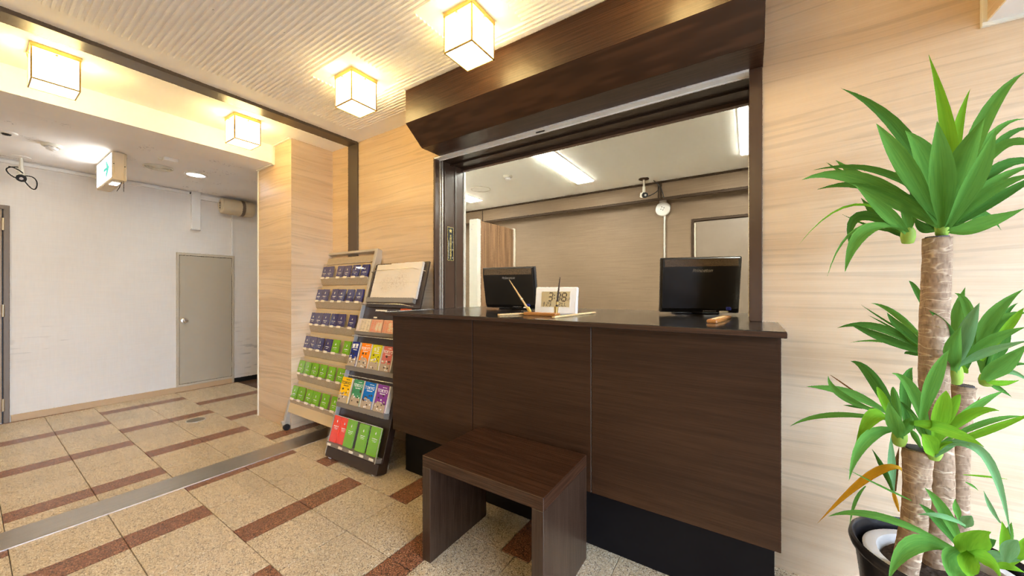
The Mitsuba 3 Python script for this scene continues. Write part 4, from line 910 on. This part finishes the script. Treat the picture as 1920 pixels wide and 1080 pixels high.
LEAVES = '''0.466,1.52,1.378,0.507,1.56,1.599,0.444,1.56,1.895,-0.16,-0.99,0.07,39,2;0.457,1.52,1.392,0.413,1.53,1.703,0.255,1.58,1.863,-0.07,-0.99,0.1,40,0;0.441,1.48,1.384,0.336,1.39,1.571,0.286,1.34,1.647,0.25,-0.91,-0.34,50,1;0.447,1.5,1.408,0.416,1.46,1.576,0.35,1.38,1.627,0.38,-0.87,-0.31,68,1;0.442,1.46,1.372,0.402,1.34,1.504,0.384,1.3,1.613,0.09,-0.84,-0.54,56,1;0.485,1.56,1.414,0.497,1.61,1.655,0.557,1.66,1.805,0.31,-0.93,0.18,34,2;0.454,1.48,1.38,0.456,1.41,1.528,0.487,1.38,1.627,-0.81,-0.57,-0.12,73,1;0.473,1.52,1.396,0.523,1.51,1.724,0.612,1.54,1.778,-0.24,-0.96,0.14,39,1;0.45,1.46,1.371,0.457,1.32,1.482,0.46,1.26,1.56,0.18,-0.67,-0.72,47,1;0.488,1.55,1.412,0.564,1.62,1.701,0.657,1.65,1.686,0.16,-0.96,0.25,23,1;0.492,1.56,1.413,0.597,1.65,1.693,0.693,1.7,1.669,0.51,-0.86,0.07,26,0;0.474,1.52,1.402,0.584,1.58,1.697,0.623,1.48,1.538,-0.49,-0.82,0.29,35,1;0.479,1.53,1.397,0.588,1.59,1.629,0.685,1.61,1.523,0.24,-0.95,0.21,31,0;0.476,1.52,1.39,0.556,1.555,1.524,0.647,1.57,1.536,-0.13,-0.88,0.45,30,1;0.461,1.48,1.373,0.496,1.41,1.471,0.566,1.38,1.475,-0.44,-0.82,-0.35,32,1;0.462,1.48,1.37,0.525,1.44,1.439,0.606,1.44,1.49,-0.16,-0.98,-0.13,28,0;0.455,1.46,1.362,0.484,1.37,1.348,0.524,1.32,1.387,-0.87,-0.37,0.34,51,1;0.486,1.56,1.382,0.574,1.65,1.468,0.631,1.7,1.381,0.69,-0.72,0.09,32,0;0.447,1.5,1.389,0.26,1.43,1.593,0.135,1.4,1.537,-0.03,-0.8,-0.6,45,1;0.465,1.56,1.441,0.37,1.65,1.644,0.195,1.7,1.639,-0.17,-0.9,0.4,27,0;0.454,1.55,1.416,0.335,1.6,1.578,0.203,1.65,1.556,-0.25,-0.94,0.22,34,0;0.446,1.57,1.446,0.299,1.66,1.592,0.261,1.71,1.667,-0.74,-0.64,-0.21,35,1;0.449,1.58,1.441,0.298,1.695,1.585,0.24,1.75,1.675,-0.26,-0.88,0.4,19,0;0.446,1.49,1.379,0.336,1.44,1.485,0.246,1.43,1.518,-0.25,-0.7,-0.67,50,1;0.447,1.5,1.377,0.396,1.5,1.474,0.33,1.5,1.492,-0.1,-0.99,-0.1,38,0;0.466,1.55,1.383,0.427,1.62,1.51,0.439,1.65,1.599,-0.77,-0.61,0.19,45,0;0.467,1.56,1.384,0.47,1.66,1.503,0.459,1.68,1.597,-0.86,-0.46,0.22,47,0;0.489,1.57,1.383,0.548,1.67,1.492,0.575,1.69,1.585,0.36,-0.86,0.36,44,0;0.484,1.56,1.383,0.551,1.63,1.51,0.586,1.66,1.548,-0.32,-0.71,0.63,41,0;0.462,1.55,1.377,0.443,1.605,1.379,0.436,1.64,1.433,-0.91,-0.37,0.17,32,0;0.457,1.56,1.379,0.453,1.615,1.432,0.432,1.65,1.463,-0.01,-0.68,0.73,33,1;0.467,1.5,1.363,0.478,1.48,1.369,0.501,1.46,1.383,-0.35,-0.64,-0.69,40,1;0.468,1.57,1.386,0.425,1.65,1.585,0.397,1.69,1.59,-0.69,-0.7,0.17,29,1;0.386,1.5,1.364,0.266,1.43,1.555,0.128,1.4,1.339,0.37,-0.92,-0.14,8,2;0.371,1.46,1.369,0.251,1.35,1.418,0.227,1.36,1.252,-0.1,-0.7,0.71,47,1;0.38,1.52,1.374,0.255,1.55,1.512,0.269,1.54,1.332,-0.15,-0.99,-0.08,34,0;0.379,1.5,1.371,0.252,1.48,1.465,0.202,1.46,1.238,0.14,-0.98,0.12,9,1;0.376,1.47,1.364,0.327,1.41,1.407,0.252,1.39,1.503,0.22,-0.92,-0.33,36,1;0.391,1.53,1.371,0.353,1.585,1.413,0.31,1.62,1.505,-0.74,-0.67,-0,40,0;0.388,1.5,1.364,0.378,1.475,1.411,0.361,1.47,1.462,0.36,-0.92,-0.18,28,1;0.389,1.5,1.364,0.387,1.5,1.418,0.406,1.5,1.431,0.04,-1,-0.01,21,1;0.389,1.54,1.373,0.341,1.59,1.387,0.266,1.64,1.46,-0.58,-0.81,0.11,9,0;0.394,1.55,1.37,0.379,1.63,1.393,0.351,1.67,1.506,0.07,-0.74,0.67,47,0;0.401,1.56,1.358,0.395,1.65,1.385,0.36,1.66,1.452,-0.13,-0.71,0.69,40,0;0.493,1.55,0.99,0.482,1.53,1.106,0.43,1.51,1.144,-0.4,-0.84,-0.38,30,0;0.565,1.66,1.027,0.569,1.685,1.188,0.536,1.69,1.192,-0.5,-0.87,0.07,26,1;0.542,1.68,0.973,0.549,1.73,1.124,0.574,1.74,1.21,-0.66,-0.7,0.27,41,1;0.511,1.6,0.968,0.517,1.55,1.096,0.534,1.54,1.167,-0.75,-0.66,-0.11,44,4;0.495,1.56,0.968,0.458,1.46,1.039,0.468,1.44,1.107,-0.76,-0.41,-0.51,46,1;0.569,1.66,1.006,0.586,1.66,1.133,0.656,1.66,1.204,-0.52,-0.83,0.23,39,1;0.583,1.68,0.994,0.646,1.73,1.145,0.678,1.74,1.163,-0.05,-0.93,0.36,16,0;0.577,1.66,0.997,0.62,1.69,1.14,0.675,1.68,1.136,-0.65,-0.54,0.53,41,1;0.572,1.64,0.994,0.642,1.65,1.134,0.641,1.62,1.152,-0.15,-0.99,-0.06,22,2;0.525,1.6,0.995,0.558,1.55,1.075,0.613,1.54,1.104,-0.61,-0.79,0.07,31,1;0.499,1.55,0.986,0.502,1.42,1.051,0.566,1.41,1.08,-0.87,-0.49,-0.1,24,4;0.549,1.56,0.95,0.529,1.44,1.011,0.56,1.4,1.072,-0.27,-0.6,-0.76,46,1;0.574,1.62,0.938,0.594,1.61,0.931,0.642,1.64,0.947,0.24,-0.93,0.29,18,2;0.58,1.64,0.932,0.61,1.67,0.92,0.651,1.7,0.886,0.56,-0.81,-0.2,16,0;0.572,1.62,0.946,0.615,1.62,0.999,0.654,1.62,0.942,0.01,-0.99,0.15,17,4;0.548,1.66,0.961,0.572,1.695,1.036,0.582,1.71,1.06,0.04,-0.9,0.44,28,0;0.589,1.67,0.954,0.616,1.725,1.029,0.607,1.72,1.085,-0.78,-0.54,0.31,52,1;0.593,1.68,0.952,0.643,1.73,1.059,0.659,1.74,1.116,0.34,-0.92,0.2,47,0;0.582,1.66,0.944,0.626,1.7,0.987,0.686,1.7,0.986,-0.11,-0.56,0.82,30,0;0.545,1.64,0.954,0.544,1.66,0.953,0.531,1.64,0.99,0.08,-1,0.03,19,2;0.484,1.68,0.995,0.37,1.74,1.114,0.273,1.76,1.063,-0.15,-0.84,0.52,34,0;0.484,1.68,1.017,0.425,1.76,1.15,0.363,1.76,1.156,-0.72,-0.65,-0.26,26,1;0.49,1.7,1.015,0.393,1.79,1.101,0.344,1.8,1.149,-0.4,-0.89,0.22,7,0;0.49,1.7,1.01,0.401,1.79,1.086,0.364,1.8,1.111,-0.47,-0.85,0.26,7,0;0.487,1.69,1.005,0.419,1.75,1.077,0.405,1.77,1.124,-0.09,-0.85,0.51,31,0;0.484,1.68,1.001,0.384,1.73,1.046,0.305,1.74,1.014,-0.31,-0.95,0.1,10,1;0.479,1.66,0.997,0.37,1.7,1.044,0.294,1.7,1.085,-0.25,-0.96,-0.09,33,0;0.486,1.7,1.106,0.471,1.76,1.224,0.46,1.78,1.234,-0.29,-0.84,0.47,18,0;0.479,1.66,0.992,0.437,1.71,1.004,0.435,1.72,0.989,-0.68,-0.52,-0.51,18,0;0.482,1.67,0.996,0.415,1.72,1.063,0.405,1.73,1.076,-0.72,-0.66,-0.2,24,1;0.356,1.42,0.799,0.304,1.445,0.994,0.262,1.49,0.984,-0.57,-0.82,0.02,37,0;0.325,1.42,0.857,0.245,1.42,0.916,0.149,1.42,0.906,0.18,-0.72,0.67,36,1;0.313,1.41,0.858,0.196,1.375,0.897,0.191,1.36,0.956,0.02,-0.9,-0.43,24,1;0.324,1.46,0.853,0.234,1.53,0.919,0.223,1.56,0.925,-0.47,-0.78,0.42,5,3;0.339,1.46,0.855,0.275,1.53,0.837,0.256,1.56,0.831,-0.73,-0.5,0.46,10,0;0.337,1.42,0.839,0.188,1.45,0.839,0.111,1.44,0.77,-0.27,-0.65,0.7,21,1;0.33,1.36,0.826,0.27,1.245,0.953,0.232,1.27,0.794,0.07,-0.4,0.91,43,2;0.323,1.34,0.835,0.222,1.195,0.875,0.213,1.23,0.72,0.26,-0.81,0.53,30,1;0.331,1.34,0.816,0.289,1.21,0.894,0.277,1.2,0.937,-0.13,-0.62,-0.77,36,1;0.401,1.4,0.793,0.377,1.41,0.976,0.324,1.38,0.977,-0.09,-0.99,-0.15,30,1;0.373,1.46,0.803,0.375,1.51,0.956,0.401,1.52,0.976,0.14,-0.94,0.31,32,0;0.349,1.4,0.821,0.33,1.38,0.937,0.323,1.36,0.944,-0.61,-0.71,-0.36,22,1;0.337,1.38,0.825,0.288,1.33,0.935,0.283,1.32,0.948,0.33,-0.9,-0.29,22,2;0.374,1.36,0.864,0.365,1.26,1.017,0.385,1.24,1.065,0,-0.86,-0.51,33,1;0.392,1.34,0.806,0.364,1.21,0.959,0.368,1.2,0.978,0.15,-0.78,-0.61,38,2;0.412,1.38,0.822,0.429,1.33,0.941,0.428,1.32,0.95,-0.86,-0.49,-0.12,28,2;0.424,1.42,0.811,0.48,1.41,0.921,0.54,1.44,0.948,0.23,-0.97,-0.05,24,1;0.408,1.38,0.808,0.455,1.34,0.927,0.495,1.34,0.917,-0.73,-0.57,0.37,29,2;0.416,1.4,0.797,0.495,1.38,0.897,0.556,1.4,0.898,-0.32,-0.83,0.45,15,1;0.41,1.38,0.793,0.492,1.335,0.882,0.549,1.35,0.919,-0.28,-0.96,0.08,18,2;0.354,1.34,0.86,0.381,1.18,0.908,0.416,1.18,0.87,-0.9,-0.37,-0.24,37,2;0.406,1.38,0.795,0.458,1.315,0.878,0.493,1.35,0.745,-0.1,-0.92,0.38,22,4;0.473,1.46,0.841,0.522,1.51,0.902,0.528,1.52,0.912,-0.04,-0.75,0.67,4,3;0.398,1.36,0.782,0.36,1.28,0.838,0.342,1.24,0.863,0.69,-0.59,-0.41,48,2;0.409,1.42,0.775,0.366,1.42,0.884,0.349,1.42,0.895,-0.06,-1,-0.03,20,0;0.406,1.41,0.781,0.384,1.395,0.852,0.358,1.4,0.879,-0.3,-0.92,-0.24,22,1;0.346,1.38,0.814,0.348,1.335,0.863,0.346,1.31,0.883,-0.64,-0.54,-0.55,26,1;0.349,1.4,0.804,0.374,1.4,0.848,0.372,1.4,0.826,-0.48,-0.71,0.52,11,4;0.396,1.44,0.768,0.391,1.465,0.806,0.382,1.47,0.805,-0.77,-0.61,0.19,19,1;0.404,1.38,0.772,0.406,1.35,0.823,0.435,1.36,0.823,-0.76,-0.6,0.23,12,2;0.404,1.38,0.769,0.416,1.36,0.808,0.443,1.38,0.81,-0.11,-0.99,0.1,13,4;0.36,1.52,0.599,0.357,1.54,0.678,0.366,1.56,0.759,0.42,-0.88,0.2,26,4;0.368,1.53,0.6,0.371,1.55,0.656,0.386,1.57,0.723,-0.62,-0.72,0.33,16,3;0.355,1.5,0.612,0.339,1.5,0.678,0.311,1.5,0.724,-0.59,-0.78,-0.23,19,0;0.376,1.5,0.676,0.335,1.47,0.731,0.182,1.48,0.465,-0.61,-0.52,0.61,30,5;0.387,1.42,0.623,0.325,1.42,0.642,0.234,1.42,0.681,0.1,-0.96,0.26,6,1;0.428,1.36,0.556,0.266,1.32,0.642,0.191,1.36,0.553,-0.01,-0.89,0.45,22,1;0.297,1.5,0.608,0.267,1.49,0.571,0.265,1.52,0.465,-0.18,-0.98,-0.1,10,1;0.373,1.52,0.546,0.361,1.51,0.596,0.364,1.54,0.602,-0.52,-0.82,0.21,12,5;0.44,1.34,0.566,0.393,1.31,0.69,0.369,1.32,0.707,0.08,-0.99,-0.1,26,1;0.439,1.36,0.56,0.396,1.36,0.63,0.37,1.36,0.648,0.35,-0.89,0.28,26,0;0.443,1.34,0.627,0.385,1.28,0.674,0.351,1.3,0.644,0.43,-0.85,0.29,14,4;0.401,1.28,0.587,0.3,1.195,0.66,0.279,1.21,0.508,0.1,-0.82,0.57,39,1;0.408,1.26,0.599,0.366,1.19,0.6,0.385,1.2,0.55,0.39,-0.66,0.64,62,1;0.425,1.28,0.582,0.401,1.215,0.671,0.436,1.21,0.683,-0.08,-0.82,-0.56,60,2;0.428,1.32,0.831,0.46,1.27,0.871,0.496,1.3,0.648,0.34,-0.92,0.22,23,4;0.479,1.3,0.571,0.45,1.3,0.602,0.425,1.3,0.545,-0.21,-0.87,0.45,27,4;0.496,1.34,0.583,0.507,1.34,0.621,0.498,1.34,0.659,0.08,-1,-0,20,2;0.507,1.36,0.575,0.531,1.39,0.603,0.528,1.38,0.645,-0.72,-0.58,0.38,21,1;0.526,1.42,0.62,0.521,1.46,0.639,0.513,1.46,0.68,-0.05,-0.84,0.54,11,4;0.508,1.34,0.557,0.521,1.34,0.6,0.534,1.34,0.636,0.12,-0.99,-0.04,29,2;0.5,1.33,0.566,0.496,1.305,0.631,0.507,1.3,0.64,-0.35,-0.88,-0.32,30,4;0.422,1.26,0.599,0.429,1.175,0.654,0.442,1.19,0.594,-0.9,-0.29,0.33,32,2;0.459,1.28,0.572,0.468,1.235,0.612,0.498,1.25,0.594,-0.65,-0.36,0.67,19,2;0.463,1.34,0.569,0.494,1.34,0.571,0.534,1.34,0.583,-0.1,-0.84,0.53,27,4;0.473,1.38,0.552,0.498,1.405,0.571,0.516,1.41,0.58,-0.27,-0.42,0.87,29,0;0.465,1.44,0.594,0.465,1.465,0.613,0.467,1.47,0.638,0.17,-0.82,0.55,18,1;0.458,1.4,0.597,0.468,1.4,0.618,0.473,1.4,0.631,-0.6,-0.76,0.26,27,4;0.515,1.56,0.657,0.527,1.56,0.654,0.539,1.56,0.64,0.05,-1,0.08,7,1;0.511,1.56,0.677,0.554,1.56,0.685,0.592,1.56,0.687,-0.04,-0.94,0.35,6,2;0.424,1.26,0.603,0.385,1.17,0.616,0.407,1.2,0.571,-0.12,-0.43,0.89,36,2'''
NL = 11
def leaf(B, Cn, T, N, W):
    t = np.linspace(0, 1, NL); c = bez(B, Cn, T, NL); d = np.gradient(c, axis=0); d /= np.linalg.norm(d, axis=1, keepdims=True)
    s = np.cross(d, N); s /= np.linalg.norm(s, axis=1, keepdims=True); n = np.cross(s, d)
    n *= np.sign((n @ np.array(N)).mean() or 1)
    prof = np.interp(t, [0, 0.1, 0.28, 0.42, 0.56, 0.7, 0.82, 0.92, 1], [0.34, 0.50, 0.84, 1.0, 0.93, 0.70, 0.44, 0.20, 0.01]) * W * 0.45
    V, UV, F = [], [], []
    for i in range(NL):
        for j, q in enumerate((-1, -0.5, 0, 0.5, 1)):
            V.append(c[i] + s[i] * prof[i] * q + n[i] * prof[i] * (0.55 * q * q - 0.2)); UV.append((0.5 + q / 2, t[i] * 6))
    for i in range(NL - 1):
        for j in range(4):
            a = i * 5 + j; F.append((a, a + 1, a + 6, a + 5))
    return (np.array(V), np.array(F)), np.array(UV)
for row in LEAVES.split(';'):
    q = [float(x) for x in row.split(',')]
    m, uv = leaf(q[0:3], q[3:6], q[6:9], q[9:12], q[12] / 1000)
    put(k, 'leaf', m, f'm_leaf{int(q[13])}', True, uv=uv)
